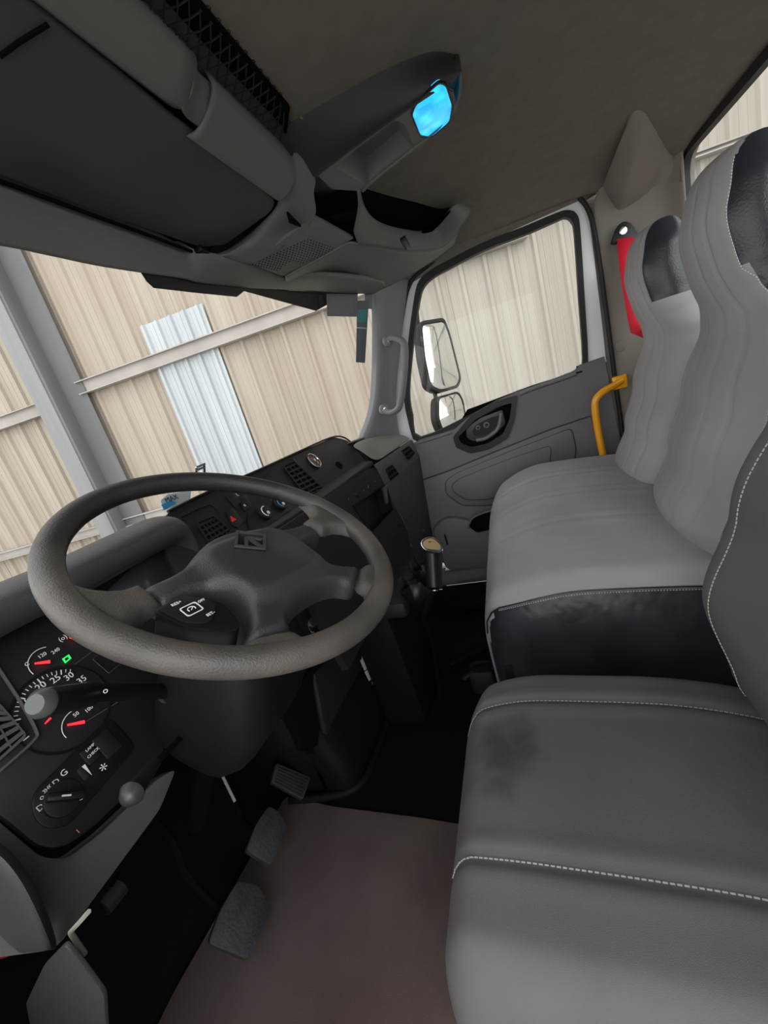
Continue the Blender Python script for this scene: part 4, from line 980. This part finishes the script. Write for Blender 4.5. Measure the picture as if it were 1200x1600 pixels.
prism('cubby_back', [q-ns*.05 for q in cav], -ns*.004, PANEL, dash, bevel=0)
for i in range(4):
    a, b_ = cav[i], cav[(i+1) % 4]; prism('cubby_wall', [a, b_, b_-ns*.05, a-ns*.05], (cav[i]-cav[(i+2) % 4]).normalized()*.003, PANEL, dash, bevel=0)
plate('cubby_rim', [q+(q-sum(cav, Vector())/4).normalized()*.008+ns*.001 for q in cav], [cav], ns*.004, GLOSSB, dash)
tube('stack_edge', cr(C3([(592, 730), (601, 745), (618, 785), (636, 827)], .002), 5), .004, GLOSSB, dash, seg=8)
for u, v, s_ in ((545, 780, '<'), (555, 772, 'o'), (568, 766, 'o'), (575, 761, '- 1'), (586, 752, '>')):
    o = text('marking', s_, c3(u, v, .0015), Rs3, .014, SILV if s_ != '- 1' else WHITEINK, dash)
disc('stack_button', c3(558, 772, .001), ns, .012, .003, GLOSSB, dash)
for u, v in ((617, 815), (624, 821), (620, 840)): disc('stack_button', c3(u, v, .001), ns, .007, .003, GLOSSB, dash, seg=12)
# passenger end: vent band, top and knee panel
e0, e1 = Vector((1.522, .555, .770)), Vector((1.80, .455, .800)); f0, f1 = Vector((1.535, .550, .665)), Vector((1.825, .450, .712))
en = (e1-e0).cross(f0-e0).normalized(); en = en if en.y < 0 else -en
prism('vent_band', [e0, e1, f1, f0], -en*.02, DASHG, dash, bevel=.006)
def c4(u, v, e=0): return pp(u, v, e0+en*e, en)
vent('air_vent', [(603, 733), (612, 727), (622, 741), (610, 750)], 2, 3, lambda u, v: c4(u, v, .002), en, dash)
vent('air_vent', [(628, 704), (638, 698), (647, 708), (638, 718)], 2, 3, lambda u, v: c4(u, v, .002), en, dash)
G = [[Vector((1.565, .66, .86)), Vector((1.60, .64, .872)), Vector((1.66, .60, .868)), Vector((1.74, .55, .855)), Vector((1.80, .52, .84))],
     [Vector((1.545, .61, .835)), Vector((1.60, .59, .845)), Vector((1.67, .54, .845)), Vector((1.75, .49, .835)), Vector((1.80, .48, .82))],
     [e0.lerp(e1, t)+Vector((0, .004, .004)) for t in (0, .28, .55, .8, 1.0)]]
grid('end_cap', G, mat('worn_taupe_dash', (.15, .14, .125), .5, bump=.2, bscale=900), dash, sub=2, solid=.006)
ke = [f0+Vector((-.01, .0, .01)), f1+Vector((.01, 0, .01)), Vector((1.835, .50, .20)), Vector((1.50, .57, .30)), Vector((1.47, .535, .47))]
prism('knee_panel', ke, (0, .02, 0), mat('plum_grey_plastic', (.04, .038, .046), .55, bump=.2, bscale=900), dash, bevel=.006)
prism('under_panel', [(.62, .60, .42), (1.50, .575, .42), (1.50, .62, .05), (.80, .66, .05), (.70, .68, .2)], (0, .02, 0), BLACK, dash, bevel=0)
prism('fuse_cover', [cy_(492, 1052, .60), cy_(560, 985, .60), cy_(640, 930, .60), (1.2, .62, .2), cy_(545, 1190, .655), cy_(528, 1215, .67), cy_(510, 1150, .64)], (0, .02, 0), DASHB, dash, bevel=.01)
prism('lower_shell', [(.62, .57, .60), (1.0, .545, .60), (1.0, .60, .40), (.62, .62, .40)], (0, .02, 0), DASHB, dash, bevel=.01)
# white label
lab = thing('warning_label', px(573, 1040, 'y', .592), 'small white printed label on the black panel under the dash', 'label')
for L in ([(563, 1032), (569, 1027), (576, 1042), (570, 1048)], [(570, 1050), (577, 1044), (584, 1058), (577, 1064)]):
    prism('panel', [px(u, v, 'y', .590) for u, v in L], (0, .001, 0), mat('label_white', (.55, .55, .6), .6), lab, bevel=0)
for (u, v) in ((566, 1026), (582, 1066)):
    box('print_line', px(u, v, 'y', .590), (.006, .001, .014), mat('label_grey', (.25, .25, .28), .6), lab, bevel=0, rot=Matrix.Rotation(.5, 3, 'Y'))
# driver's end of the dash (nearest lower left)
xe = .130
G = [[px(u, v, 'x', xe+.022) for u, v in ((-60, 1286), (0, 1312), (34, 1350), (56, 1384), (76, 1430), (92, 1484))],
     [px(u, v, 'x', xe+.004) for u, v in ((-60, 1300), (-4, 1322), (26, 1358), (46, 1392), (66, 1436), (84, 1486))],
     [px(u, v, 'x', xe) for u, v in ((-80, 1340), (-30, 1360), (0, 1385), (20, 1420), (42, 1455), (60, 1488))],
     [px(u, v, 'x', xe) for u, v in ((-140, 1420), (-90, 1430), (-50, 1440), (-20, 1460), (5, 1475), (20, 1490))],
     [px(u, v, 'x', xe) for u, v in ((-160, 1490), (-120, 1492), (-80, 1492), (-50, 1492), (-20, 1492), (0, 1492))]]
grid('end_cap', G, mat('dim_grey_plastic', (.05, .047, .046), .55, bump=.3, bscale=900), dash, sub=2, solid=.004)
# kick panel lower left + bracket
kp = thing('kick_panel', (.10, .6, .1), 'grey plastic kick panel in the lower left corner beside the footwell', 'panel')
xk = .12
prism('panel', rnd([px(u, v, 'x', xk) for u, v in ((46, 1560), (75, 1500), (108, 1466), (135, 1500), (168, 1545), (172, 1620), (60, 1640))], .01, 3), (-.004, .0, 0), mat('dark_kick_plastic', (.026, .024, .024), .6, bump=.3, bscale=900), kp, bevel=.005)
tube('metal_lip', cr([px(u, v, 'x', xk+.01) for u, v in ((138, 1425), (125, 1440), (110, 1456))], 4)+cr([px(u, v, 'x', xk+.01) for u, v in ((112, 1460), (122, 1475), (133, 1491))], 4), .0022, mat('cream_metal', (.25, .25, .21), .5), kp, seg=6)
cb = thing('wire_connector', px(172, 1402, 'y', .66), 'small dark connector and wires hanging below the lower dash edge', 'connector')
tube('plug', [px(190, 1385, 'y', .66), px(162, 1420, 'y', .66)], .012, SEAL, cb, seg=12)
tube('wire', cr([px(185, 1365, 'y', .68), px(178, 1378, 'y', .665), px(165, 1425, 'y', .66), px(150, 1405, 'y', .66)], 6), .0025, BLACK, cb, seg=6)
tag(tube('door_lamp', [px(4, 1490, 'x', .14), px(18, 1484, 'x', .14)], .005, mat('dark_red_lens', (.25, .02, .02), .3), seg=10), 'tiny dark red lens at the left picture edge beside the kick panel', 'lamp')

# ================================================================== SHIFTER, CUP HOLDER, PEDALS
gs = thing('gear_shifter', (.99, .33, .45), 'black gear knob with silver and amber top in front of the cup holder', 'gear shifter')
k0, k1 = px(679, 922, 'y', .272), px(676, 850, 'y', .262)
kv = (k1-k0)
pts = [k0+kv*t for t in (0, .05, .2, .5, .75, .92, 1.02, 1.08)]
tube('grip', pts, [(.010, .012), (.019, .022), (.021, .026), (.022, .028), (.024, .030), (.027, .034), (.024, .030), (.012, .016)], GLOSSB, gs, seg=20, sq=(0, 1, 0))
nt_ = (CAM-k1).normalized()
capc = k1+nt_*.028+kv*.06
TP = [(657, 848), (664, 840), (676, 839), (688, 848), (692, 860), (680, 862), (664, 859)]
pc = pp(676, 850, capc, (nt_+Vector((0, 0, 1.2))).normalized()); ncap = (nt_*.6+Vector((0, 0, 1.0))).normalized()
prism('knob_cap', cr([pp(u, v, pc, ncap) for u, v in TP], 3, True), ncap*-.008, CHROME, gs, bevel=.002)
TI = [(661, 849), (667, 843), (676, 842), (686, 850), (688, 857), (678, 858), (666, 856)]
prism('knob_inlay', cr([pp(u, v, pc+ncap*.001, ncap) for u, v in TI], 3, True), ncap*.001, mat('amber_inlay', (.55, .40, .2), .35, .5), gs, bevel=0)
tube('collar', [k0-kv*.02, k0+kv*.03], .008, SILV, gs, seg=12)
tube('lever_rod', cr([k0, k0+Vector((.01, .05, -.08)), Vector((1.04, .37, .25)), Vector((1.05, .405, .002))], 5), .007, BLACK, gs)
ch = thing('cup_holder', (1.10, .40, .43), 'black open cup holder bracket mounted under the dash behind the gear knob', 'cup holder')
yh = .40
for c_, rr_ in ((Vector((1.03, .37, .47)), .045), (Vector((1.15, .36, .47)), .042)):
    ring = []
    for i in range(24):
        a = 2*math.pi*i/24; ring.append(c_+Vector((math.cos(a)*rr_, math.sin(a)*rr_, 0)))
    G = []
    for z, sc_2 in ((-.07, .88), (0.0, 1.0)):
        G.append([c_+(p-c_)*sc_2+Vector((0, 0, z+(.025 if (i//4) % 2 and z == 0 else 0))) for i, p in enumerate(ring+[ring[0]])])
    grid('cup', G, GLOSSB, ch, solid=.005)
    disc('cup_floor', c_+Vector((0, 0, -.072)), (0, 0, 1), rr_*.88, .004, DASHB, ch)
box('bracket', (1.09, .44, .43), (.26, .10, .05), DASHB, ch, bevel=.012)
for u, v, hh in ((697, 843, .05), (664, 838, .03), (645, 862, .02)):
    p = px(u, v, 'y', .36); box('prong', p, (.03, .006, .045), GLOSSB, ch, bevel=.004, rot=Matrix.Rotation(.3, 3, 'Z'))
tw = prism('centre_tower', [(.98, .44, 0), (1.22, .425, 0), (1.22, .45, .40), (.98, .46, .40)], (0, .14, 0), RUBBER, dash, bevel=.015)
sbx = thing('floor_strap', (1.25, .3, .02), 'dark ridge lying on the black passenger floor by the bench corner', 'floor ridge')
tube('ridge', cr([(1.24, .40, .02), (1.28, .34, .022), (1.33, .27, .02)], 5), .012, RUBBER, sbx)
rc = thing('seat_lever', px(750, 1055, 'z', .18), 'dark seat release mechanism on the floor between the two seats', 'lever')
tube('rod', cr([px(725, 1060, 'z', .16), px(745, 1045, 'z', .19), px(768, 1040, 'z', .22)], 5), .012, GLOSSB, rc)
box('housing', px(755, 1058, 'z', .15), (.06, .07, .08), DASHB, rc, bevel=.01)

# pedals
def pedal(name, quad, pl, nrm, label, arm, ribs=0, th=.016, shape_r=.012):
    nrm = Vector(nrm).normalized(); Q = [pp(u, v, pl, nrm) for u, v in quad]; c = sum(Q, Vector())/len(Q)
    t = thing(name, c, label, 'pedal', 'pedals in the driver footwell')
    pad = prism('pad', rnd(Q, shape_r, 3), nrm*-th, mat('worn_pedal_rubber', (.019, .019, .022), .65, var=.35, vscale=25, bump=.35, bscale=160, bdist=.004), t, bevel=.004, bseg=2)
    if ribs:
        for i in range(ribs):
            s_ = (i+.5)/ribs; a = Q[0].lerp(Q[3], s_); b_ = Q[1].lerp(Q[2], s_); e = (Q[3]-Q[0]).normalized()*.002
            a2_, b2_ = a.lerp(b_, .08), a.lerp(b_, .92)
            prism('rib', [a2_-e, b2_-e, b2_+e, a2_+e], nrm*.003, SEAL, pad, bevel=.0005)
    tube('arm', cr([c-nrm*th*.8]+[Vector(a) for a in arm], 6), .008, BLACK, t, seg=8)
    return t
pedal('clutch_pedal', [(372, 1375), (404, 1383), (427, 1422), (388, 1500), (325, 1474), (345, 1420)], (.40, .70, .11), (0, -.75, .65), 'worn square rubber pedal nearest the camera, leftmost of three', [px(335, 1412, 'y', .78), px(292, 1366, 'y', .80), px(268, 1310, 'y', .82), px(230, 1270, 'y', .82)], shape_r=.010)
pedal('brake_pedal', [(420, 1258), (437, 1268), (452, 1298), (424, 1353), (384, 1328), (400, 1288)], (.52, .72, .13), (0, -.75, .65), 'worn rubber middle pedal overlapping the far mat edge', [px(385, 1290, 'y', .82), px(372, 1265, 'y', .86), px(350, 1225, 'y', .84)], shape_r=.010)
pedal('accelerator_pedal', [(432, 1192), (486, 1214), (474, 1249), (424, 1222)], (.66, .78, .12), (-.1, -.8, .6), 'small ribbed black accelerator pedal, rightmost of three, beyond the mat', [px(440, 1215, 'y', .88), px(430, 1180, 'y', .95)], ribs=7, shape_r=.006)
tag(tube('linkage_rod', [px(346, 1209, 'y', .80), px(367, 1252, 'y', .78)], .0035, mat('cream_metal', (.5, .5, .44)), seg=8), 'thin pale metal rod in the dark footwell above the middle pedal', 'rod')

# ================================================================== OVERHEAD CONSOLE
oc = thing('overhead_console', (.93, .45, 1.42), 'dark moulded overhead console along the windshield header with storage lid', 'overhead console')
La, Lb = Vector((0, .36, 1.462)), Vector((0, .58, 1.422)); nl = Vector((0, Lb.z-La.z, -(Lb.y-La.y))).normalized()   # faces down
def cl(u, v, e=0): return pp(u, v, La+nl*e, nl)
def CL(L, e=0): return [cl(u, v, e) for u, v in L]
# body behind the lid
body = [(0, .375, 1.475), (0, .585, 1.437), (0, .60, 1.42), (0, .72, 1.44), (0, .72, 1.52), (0, .34, 1.52)]
prism('housing', [(-.06, y, z) for _, y, z in body], (1.0, 0, 0), BLACK, oc, bevel=0)
lid = prism('storage_lid', rnd(CL([(-140, -130), (60, 15), (180, 110), (265, 180), (345, 240), (400, 285), (432, 316), (425, 332), (352, 384), (312, 388), (150, 333), (0, 277), (-160, 215)], .004), [0, 0, 0, 0, 0, .01, .015, .015, .012, .015, 0, 0, 0], 4), nl*-.014, LIDM, oc, bevel=.006, bseg=3)
tube('lid_split', [cl(u, v, .006) for u, v in ((0, 88), (30, 66), (75, 38))], .0025, BLACK, lid, seg=6)
# lid frame: rail behind (between lid and net) — lower and upper edge, runs across
def rail(yz):   # extrude profile along x
    return yz
def strip(name, rows, m, parent=oc, sub=1, solid=.005):
    R1 = [cr(r, 4) for r in rows]                      # smooth surface through every control point
    C1_ = [cr([r[j] for r in R1], 4) for j in range(len(R1[0]))]
    return grid(name, [list(r) for r in zip(*C1_)], m, parent, solid=solid, ang=60)
xsA = [-.06, .2, .45, .62]
strip('rear_rail', [[Vector((x, .372, 1.470)) for x in xsA], [Vector((x, .352, 1.457)) for x in xsA], [Vector((x, .335, 1.462)) for x in xsA], [Vector((x, .312, 1.488)) for x in xsA], [Vector((x, .314, 1.505)) for x in xsA]], CONS)
xsB = [.66, .72, .80, .88, .925]
strip('rear_rail', [[Vector((x, .395, 1.470)) for x in xsB], [Vector((x, .378, 1.452)) for x in xsB], [Vector((x, .352, 1.457)) for x in xsB], [Vector((x, .318, 1.484)) for x in xsB], [Vector((x, .322, 1.51)) for x in xsB]], CONS)
strip('rail_step', [[Vector((.615, y, z)), Vector((.64, y+.012, z+.006)), Vector((.67, y+.01, z+.004))] for y, z in ((.352, 1.455), (.330, 1.464), (.312, 1.490))], CONS)
# centre part: frame right of lid
def z_(u, v, z): return px(u, v, 'z', z)
bridge = [[z_(456, 184, 1.524), z_(464, 181, 1.524), z_(472, 181, 1.520), z_(478, 192, 1.514)],
          [z_(452, 225, 1.505), z_(462, 220, 1.502), z_(474, 225, 1.497), z_(486, 245, 1.482)],
          [z_(442, 256, 1.488), z_(456, 258, 1.484), z_(474, 262, 1.476), z_(492, 280, 1.466)],
          [z_(434, 292, 1.470), z_(455, 287, 1.468), z_(476, 290, 1.461), z_(490, 300, 1.455)]]
Gc = bridge+[
      [z_(432, 322, 1.458), z_(455, 312, 1.455), z_(477, 322, 1.448), z_(491, 338, 1.441)],
      [z_(395, 362, 1.445), z_(420, 352, 1.440), z_(442, 362, 1.432), z_(458, 372, 1.424)],
      [z_(355, 392, 1.428), z_(385, 380, 1.420), z_(412, 386, 1.412), z_(430, 392, 1.408)],
      [z_(320, 405, 1.415), z_(350, 400, 1.405), z_(375, 408, 1.400), z_(396, 412, 1.396)]]
strip('centre_frame', Gc, CONS, sub=2)
# speaker grille panel
g4 = [z_(491, 338, 1.440), z_(554, 372, 1.436), z_(442, 432, 1.388), z_(393, 413, 1.394)]
ng = (g4[1]-g4[0]).cross(g4[3]-g4[0]).normalized(); ng = ng if ng.z < 0 else -ng
gr = prism('speaker_panel', rnd([g4[0], g4[1], g4[1].lerp(g4[2], .5)+(g4[1]-g4[0])*.02, g4[2], g4[3]], .008, 3), -ng*.008, CONS, oc, bevel=.002)
hs = []
h4 = [pp(u, v, g4[0]+ng*.0006, ng) for u, v in ((481, 374), (528, 390), (440, 424), (395, 413))]
for i in range(17):
    for j in range(12):
        s_, t = i/16, j/11; p = h4[0].lerp(h4[3], s_).lerp(h4[1].lerp(h4[2], s_), t)
        a = ng.orthogonal().normalized(); b_ = ng.cross(a); r0 = .0024
        v = [p+a*(r0*math.cos(k*math.pi/3))+b_*(r0*math.sin(k*math.pi/3)) for k in range(6)]
        hs.append((v, [tuple(range(6))]))
joinm('speaker_holes', hs, BLACK, gr, smooth=False, kind='stuff')
# front fascia from lid seam to windshield header, following the glass
fx = [(-120, 240, 372), (0, 283, 386), (80, 315, 402), (150, 341, 417), (220, 366, 428), (285, 390, 437), (318, 404, 444), (396, 414, 451), (442, 434, 453), (500, 432, 457), (560, 436, 459), (600, 440, 452)]
rows = [[], [], [], []]
for u, v0, v1 in fx:
    a = cl(u, v0, .0) if u < 300 else px(u, v0, 'z', 1.40)
    a = a if u < 430 else px(u, v0, 'z', 1.405)
    b_ = gp(u, v1-2, -.012)
    m_ = a.lerp(b_, .5)+Vector((0, -.004, -.004))
    rows[0].append(a+Vector((0, -.004, .012))); rows[1].append(a); rows[2].append(m_); rows[3].append(b_)
strip('front_fascia', rows, CONS, sub=2)
tube('lid_gap', cr([cl(u, v, .007) for u, v in ((-60, 262), (0, 283), (80, 312), (150, 338), (220, 363), (300, 393))], 4), .0035, BLACK, oc, seg=6)
# lid latch
lt = box('lid_latch', z_(315, 392, 1.414), (.03, .02, .012), GLOSSB, oc, bevel=.003)
# net pocket between rail and ceiling
netL = [Vector((x, .313, 1.498)) for x in [-.05+.02*i for i in range(46)]]
netU = [Vector((x+.0, .262 if x < .80 else .262+.04*(x-.8)/.06, 1.521)) for x in [-.05+.02*i for i in range(46)]]
ns_ = []
for i in range(0, 46):
    for dsgn in (1, -1):
        j = i+2*dsgn
        if 0 <= j < 46: ns_.append(sweep([netL[i], netL[i].lerp(netU[j], .5)+Vector((0, -.002, -.004)), netU[j]], .0011, 4))
joinm('net', ns_, mat('black_net_cord', (.012, .012, .012), .6), oc, smooth=False, kind='stuff')
prism('net_hem', [(-.05, .266, 1.520), (.82, .266, 1.520), (.862, .30, 1.515), (.862, .31, 1.52), (-.05, .276, 1.522)], (0, 0, -.006), BLACK, oc, bevel=0)
prism('pocket_back', [(-.05, .34, 1.500), (.88, .34, 1.500), (.88, .27, 1.524), (-.05, .27, 1.524)], (0, .004, .003), mat('pocket_lining', (.05, .047, .043), .9), oc, bevel=0)
# centre module reaching back along the ceiling
zb = 1.468
sec = []   # (y, left top x, left bottom x, right bottom x, right top x, zb)
for y, lt_, lb, rb, rt, z in ((.345, .84, .955, 1.12, 1.16, 1.470), (.29, .858, .935, 1.11, 1.15, 1.468), (.20, .862, .912, 1.075, 1.12, 1.468), (.10, .868, .892, 1.035, 1.09, 1.468), (.03, .885, .885, 1.005, 1.06, 1.470), (-.005, .915, .905, .985, 1.03, 1.482), (-.018, .94, .935, .965, 1.0, 1.51)):
    sec.append([Vector((lt_, y, 1.532)), Vector((lt_+.006, y, 1.515)), Vector((lerp(lt_, lb, .6), y, z+.016)), Vector((lb, y, z+.002)), Vector((lb+.01, y, z))])
strip('module_side', sec, MODM, sub=2)
sec2 = []
for y, rb, rt, z in ((.24, 1.098, 1.13, 1.468), (.20, 1.075, 1.11, 1.468), (.10, 1.035, 1.075, 1.468), (.03, 1.005, 1.05, 1.470), (-.005, .985, 1.03, 1.482), (-.018, .965, 1.0, 1.51)):
    sec2.append([Vector((rb-.01, y, z)), Vector((rb, y, z+.003)), Vector((rb+.012, y, z+.02)), Vector((rt, y, 1.532))])
strip('module_side', sec2, CONS, sub=2)
def zm(L, z=zb): return [px(u, v, 'z', z) for u, v in L]
lensP = rnd(zm([(644, 178), (650, 162), (686, 128), (696, 133), (706, 165), (702, 190), (674, 214), (657, 211)]), .008, 3)
cub = rnd(zm([(524, 262), (560, 230), (618, 187), (635, 197), (648, 233), (575, 291)]), .008, 3)
opn = rnd(zm([(491, 282), (503, 268), (520, 268), (556, 297), (553, 358), (494, 335)], 1.462), .006, 3)
bot = [sec[1][3], sec[2][3], sec[3][3], sec[4][3], Vector((.92, .0, zb)), Vector((.975, .0, zb)), sec2[3][0], sec2[2][0], sec2[1][0], Vector((1.098, .235, zb)), Vector((1.02, .290, zb))]
bot = [Vector((p.x, p.y, zb)) for p in bot]
mb_ = plate('module_base', bot, [lensP, cub], (0, 0, .004), CONS, oc)
prism('lamp_lens', [p+Vector((0, 0, -.0005)) for p in lensP], (0, 0, .006), LENS, oc, bevel=.001, label='blue glowing lens')
plate('lens_rim', [Vector((p.x, p.y, zb-.002))+(p-sum(lensP, Vector())/len(lensP)).normalized()*.004 for p in lensP], [[Vector((p.x, p.y, zb-.002)) for p in lensP]], (0, 0, .004), GLOSSB, oc)
ccen = sum(cub, Vector())/len(cub)
G = [[p+Vector((0, 0, 0)) for p in cub+[cub[0]]], [ccen+(p-ccen)*.86+Vector((0, 0, .018)) for p in cub+[cub[0]]], [ccen+(p-ccen)*.70+Vector((0, 0, .036)) for p in cub+[cub[0]]], [ccen+(p-ccen)*.01+Vector((0, 0, .038)) for p in cub+[cub[0]]]]
grid('cubby_liner', G, CONS, oc)
# front of module: black opening above the speaker panel
of = [px(u, v, 'y', .33) for u, v in ((472, 262), (500, 255), (575, 295), (556, 370), (490, 340))]
prism('opening_back', [p+Vector((0, .055, .012)) for p in of], (0, .004, 0), BLACK, oc, bevel=0)
hole = [px(u, v, 'y', .33) for u, v in ((491, 285), (500, 270), (518, 268), (549, 296), (553, 358), (494, 335))]
# passenger pocket: back wall + lip
lipT = [z_(560, 296, 1.468), z_(566, 318, 1.468), z_(578, 337, 1.468), z_(597, 350, 1.470), z_(625, 358, 1.470), z_(655, 362, 1.472), z_(676, 356, 1.476), z_(692, 340, 1.482), z_(705, 324, 1.488), z_(718, 318, 1.492), z_(733, 322, 1.492)]
lipB = [z_(553, 362, 1.440), z_(556, 372, 1.436), z_(562, 380, 1.430), z_(590, 384, 1.425), z_(625, 390, 1.420), z_(660, 391, 1.418), z_(690, 387, 1.420), z_(708, 372, 1.428), z_(722, 352, 1.440), z_(731, 338, 1.455), z_(736, 325, 1.480)]
rows = [lipT, [a.lerp(b_, .35)+Vector((0, -.006, -.004)) for a, b_ in zip(lipT, lipB)], lipB]
strip('pocket_lip', rows, CONS, sub=2, solid=.008)
inn = [p+Vector((.0, .01, .0)) for p in lipT]
prism('pocket_floor', [p+Vector((0, .004, -.006)) for p in lipT[1:9]]+[Vector((1.64, .45, 1.46)), Vector((1.06, .45, 1.46))], (0, 0, -.004), BLACK, oc, bevel=0)
pbT = [z_(560, 284, 1.5275), z_(585, 290, 1.5275), z_(620, 298, 1.5275), z_(655, 306, 1.5275), z_(690, 318, 1.5275), z_(712, 317, 1.5275)]
pbB = [Vector((1.03, .38, 1.462)), Vector((1.2, .37, 1.462)), Vector((1.40, .35, 1.462)), Vector((1.54, .28, 1.464)), Vector((1.57, .17, 1.468)), Vector((1.55, .06, 1.480))]
strip('pocket_back', [pbB, pbT], BLACK, sub=1)
# passenger underside
lipU = lipB[1:8]
hd = [gp(u, v, -.012) for u, v in ((450, 453), (500, 455), (545, 457), (584, 458))]
under = [hd[0], hd[1], hd[2], hd[3], Vector((1.72, .36, 1.41)), Vector((1.74, .25, 1.43)), Vector((1.72, .16, 1.44))]+[p for p in reversed(lipU)]+[z_(500, 398, 1.40)]
nU = 12
def resamp(L, n):
    L = [Vector(p) for p in L]; d = [0]
    for a, b_ in zip(L[:-1], L[1:]): d.append(d[-1]+(b_-a).length)
    out = []
    for i in range(n):
        t = d[-1]*i/(n-1); k = 0
        while k < len(d)-2 and d[k+1] < t: k += 1
        out.append(L[k].lerp(L[k+1], (t-d[k])/max(1e-9, d[k+1]-d[k])))
    return out
eA = resamp([z_(446, 432, 1.388)]+lipB[1:9], 12); eB = resamp(hd+[Vector((1.735, .33, 1.415)), Vector((1.76, .20, 1.44)), Vector((1.74, .10, 1.462))], 12)
strip('passenger_underside', [eA, [a.lerp(b_, .45)+Vector((0, 0, .006)) for a, b_ in zip(eA, eB)], [a.lerp(b_, .8)+Vector((0, 0, .004)) for a, b_ in zip(eA, eB)], eB], CONS, sub=2)
tube('visor_seam', cr([gp(u, v, -.020) for u, v in ((470, 432), (520, 440), (575, 445))], 4), .0025, BLACK, oc, seg=6)
hk = prism('coat_hook', [z_(624, 372, 1.424), z_(633, 367, 1.424), z_(641, 383, 1.420), z_(633, 386, 1.420)], (0, 0, -.012), GLOSSB, oc, bevel=.002)
# roof filler above console up to the glass
prism('housing', [(.94, .36, 1.48), (.94, .72, 1.44), (.94, .72, 1.52), (.94, .36, 1.525)], (.85, 0, 0), BLACK, oc, bevel=0)

# ================================================================== STICKERS on the windshield
tag(prism('sticker', [gp(u, v, -.001) for u, v in ((510, 455), (559, 455), (557, 495), (511, 494))], (0, -.0008, 0), mat('back_of_sticker', (.16, .16, .17), .6), bevel=0), 'plain grey square sticker back at the top right of the windshield', 'sticker')
tg = thing('toll_tag', gp(566, 520), 'long dark strip tag with teal band hanging at the windshield top right corner', 'tag')
prism('backing', [gp(u, v, -.003) for u, v in ((558, 470), (576, 469), (570, 567), (556, 566))], (0, -.001, 0), mat('smoked_film', (.10, .11, .12), .4), tg, bevel=0)
prism('band', [gp(u, v, -.006) for u, v in ((560, 484), (573, 484), (572, 503), (558, 503))], (0, -.001, 0), mat('teal_print', (.03, .22, .22), .4), tg, bevel=0)
prism('line', [gp(u, v, -.006) for u, v in ((557, 511), (572, 512), (572, 514), (557, 513))], (0, -.001, 0), SILV, tg, bevel=0)
tag(prism('sticker', [gp(u, v, -.001) for u, v in ((569, 455), (582, 455), (581, 483), (571, 482))], (0, -.0008, 0), mat('back_of_sticker', (.16, .16, .17), .6), bevel=0), 'narrow grey sticker strip in the extreme top right windshield corner', 'sticker')
sk_ = thing('permit_card', gp(276, 782), 'white and blue printed card at the windshield base above the instrument brow', 'card')
Lc = [(251, 782), (262, 772), (299, 766), (297, 784), (255, 798)]
prism('card', [gp(u, v, -.010) for u, v in Lc], (0, .001, 0), mat('card_white', (.55, .62, .66), .5), sk_, bevel=0)
prism('blue_field', [gp(u, v, -.012) for u, v in ((252, 789), (268, 781), (276, 786), (258, 796))], (0, .001, 0), mat('sky_blue_print', (.05, .35, .65), .5), sk_, bevel=0)
p = gp(268, 779, -.014); text('marking', 'MAX', p, frame3((.93, .0, -.05), (0, -1, .3)), .017, SEAL, sk_)
cl_ = thing('glass_clip', gp(315, 738), 'small chrome and black clip standing at the windshield base beyond the wheel rim', 'clip')
for (a, b_), m_ in ((((306, 745), (307, 730)), GLOSSB), (((320, 743), (319, 727)), GLOSSB), (((306, 731), (320, 725)), CHROME), (((306, 735), (319, 730)), CHROME)):
    tube('bar', [gp(*a, -.03), gp(*b_, -.03)], .0028, m_, cl_, seg=6)

# ================================================================== OUTSIDE MIRRORS
em_ = thing('door_mirror', (2.20, .33, .95), 'tall passenger side mirror with a smaller round mirror below, outside the window', 'mirror')
nm_ = Vector((-.47, -.88, .0)).normalized(); wv_ = Vector((.71, -.70, 0)).normalized()
def mhead(L, name, glassr, x0):
    Q = [pp(u, v, x0, nm_) for u, v in L]; Q = rnd(Q, .03, 5)
    h = prism(name, [q-nm_*.004 for q in Q], -nm_*.05, SEAL, em_, bevel=.012, bseg=3)
    c = sum(Q, Vector())/len(Q)
    prism('mirror_glass', [c+(q-c)*.90 for q in Q], -nm_*.006, MIRR, h, bevel=.001)
    plate('glass_rim', [q+nm_*.001 for q in Q], [[c+(q-c)*.92+nm_*.001 for q in Q]], -nm_*.008, SEAL, h)
    return c
x0 = Vector((2.16, .30, 1.1))
cA = mhead([(656, 502), (694, 496), (703, 520), (721, 592), (716, 606), (688, 614), (672, 606), (662, 560)], 'mirror_head', 1, x0)
cB = mhead([(684, 620), (716, 611), (724, 625), (729, 655), (718, 672), (692, 676), (684, 655)], 'mirror_head', 1, x0)
tube('mirror_arm', cr([pp(649, 440, x0+Vector((0, .03, 0)), nm_), pp(652, 500, x0+Vector((0, .03, 0)), nm_), pp(664, 570, x0+Vector((0, .03, 0)), nm_), pp(682, 625, x0+Vector((0, .03, 0)), nm_), pp(688, 680, x0+Vector((0, .03, 0)), nm_), pp(690, 730, x0+Vector((0, .03, 0)), nm_)], 5), .011, SEAL, em_)
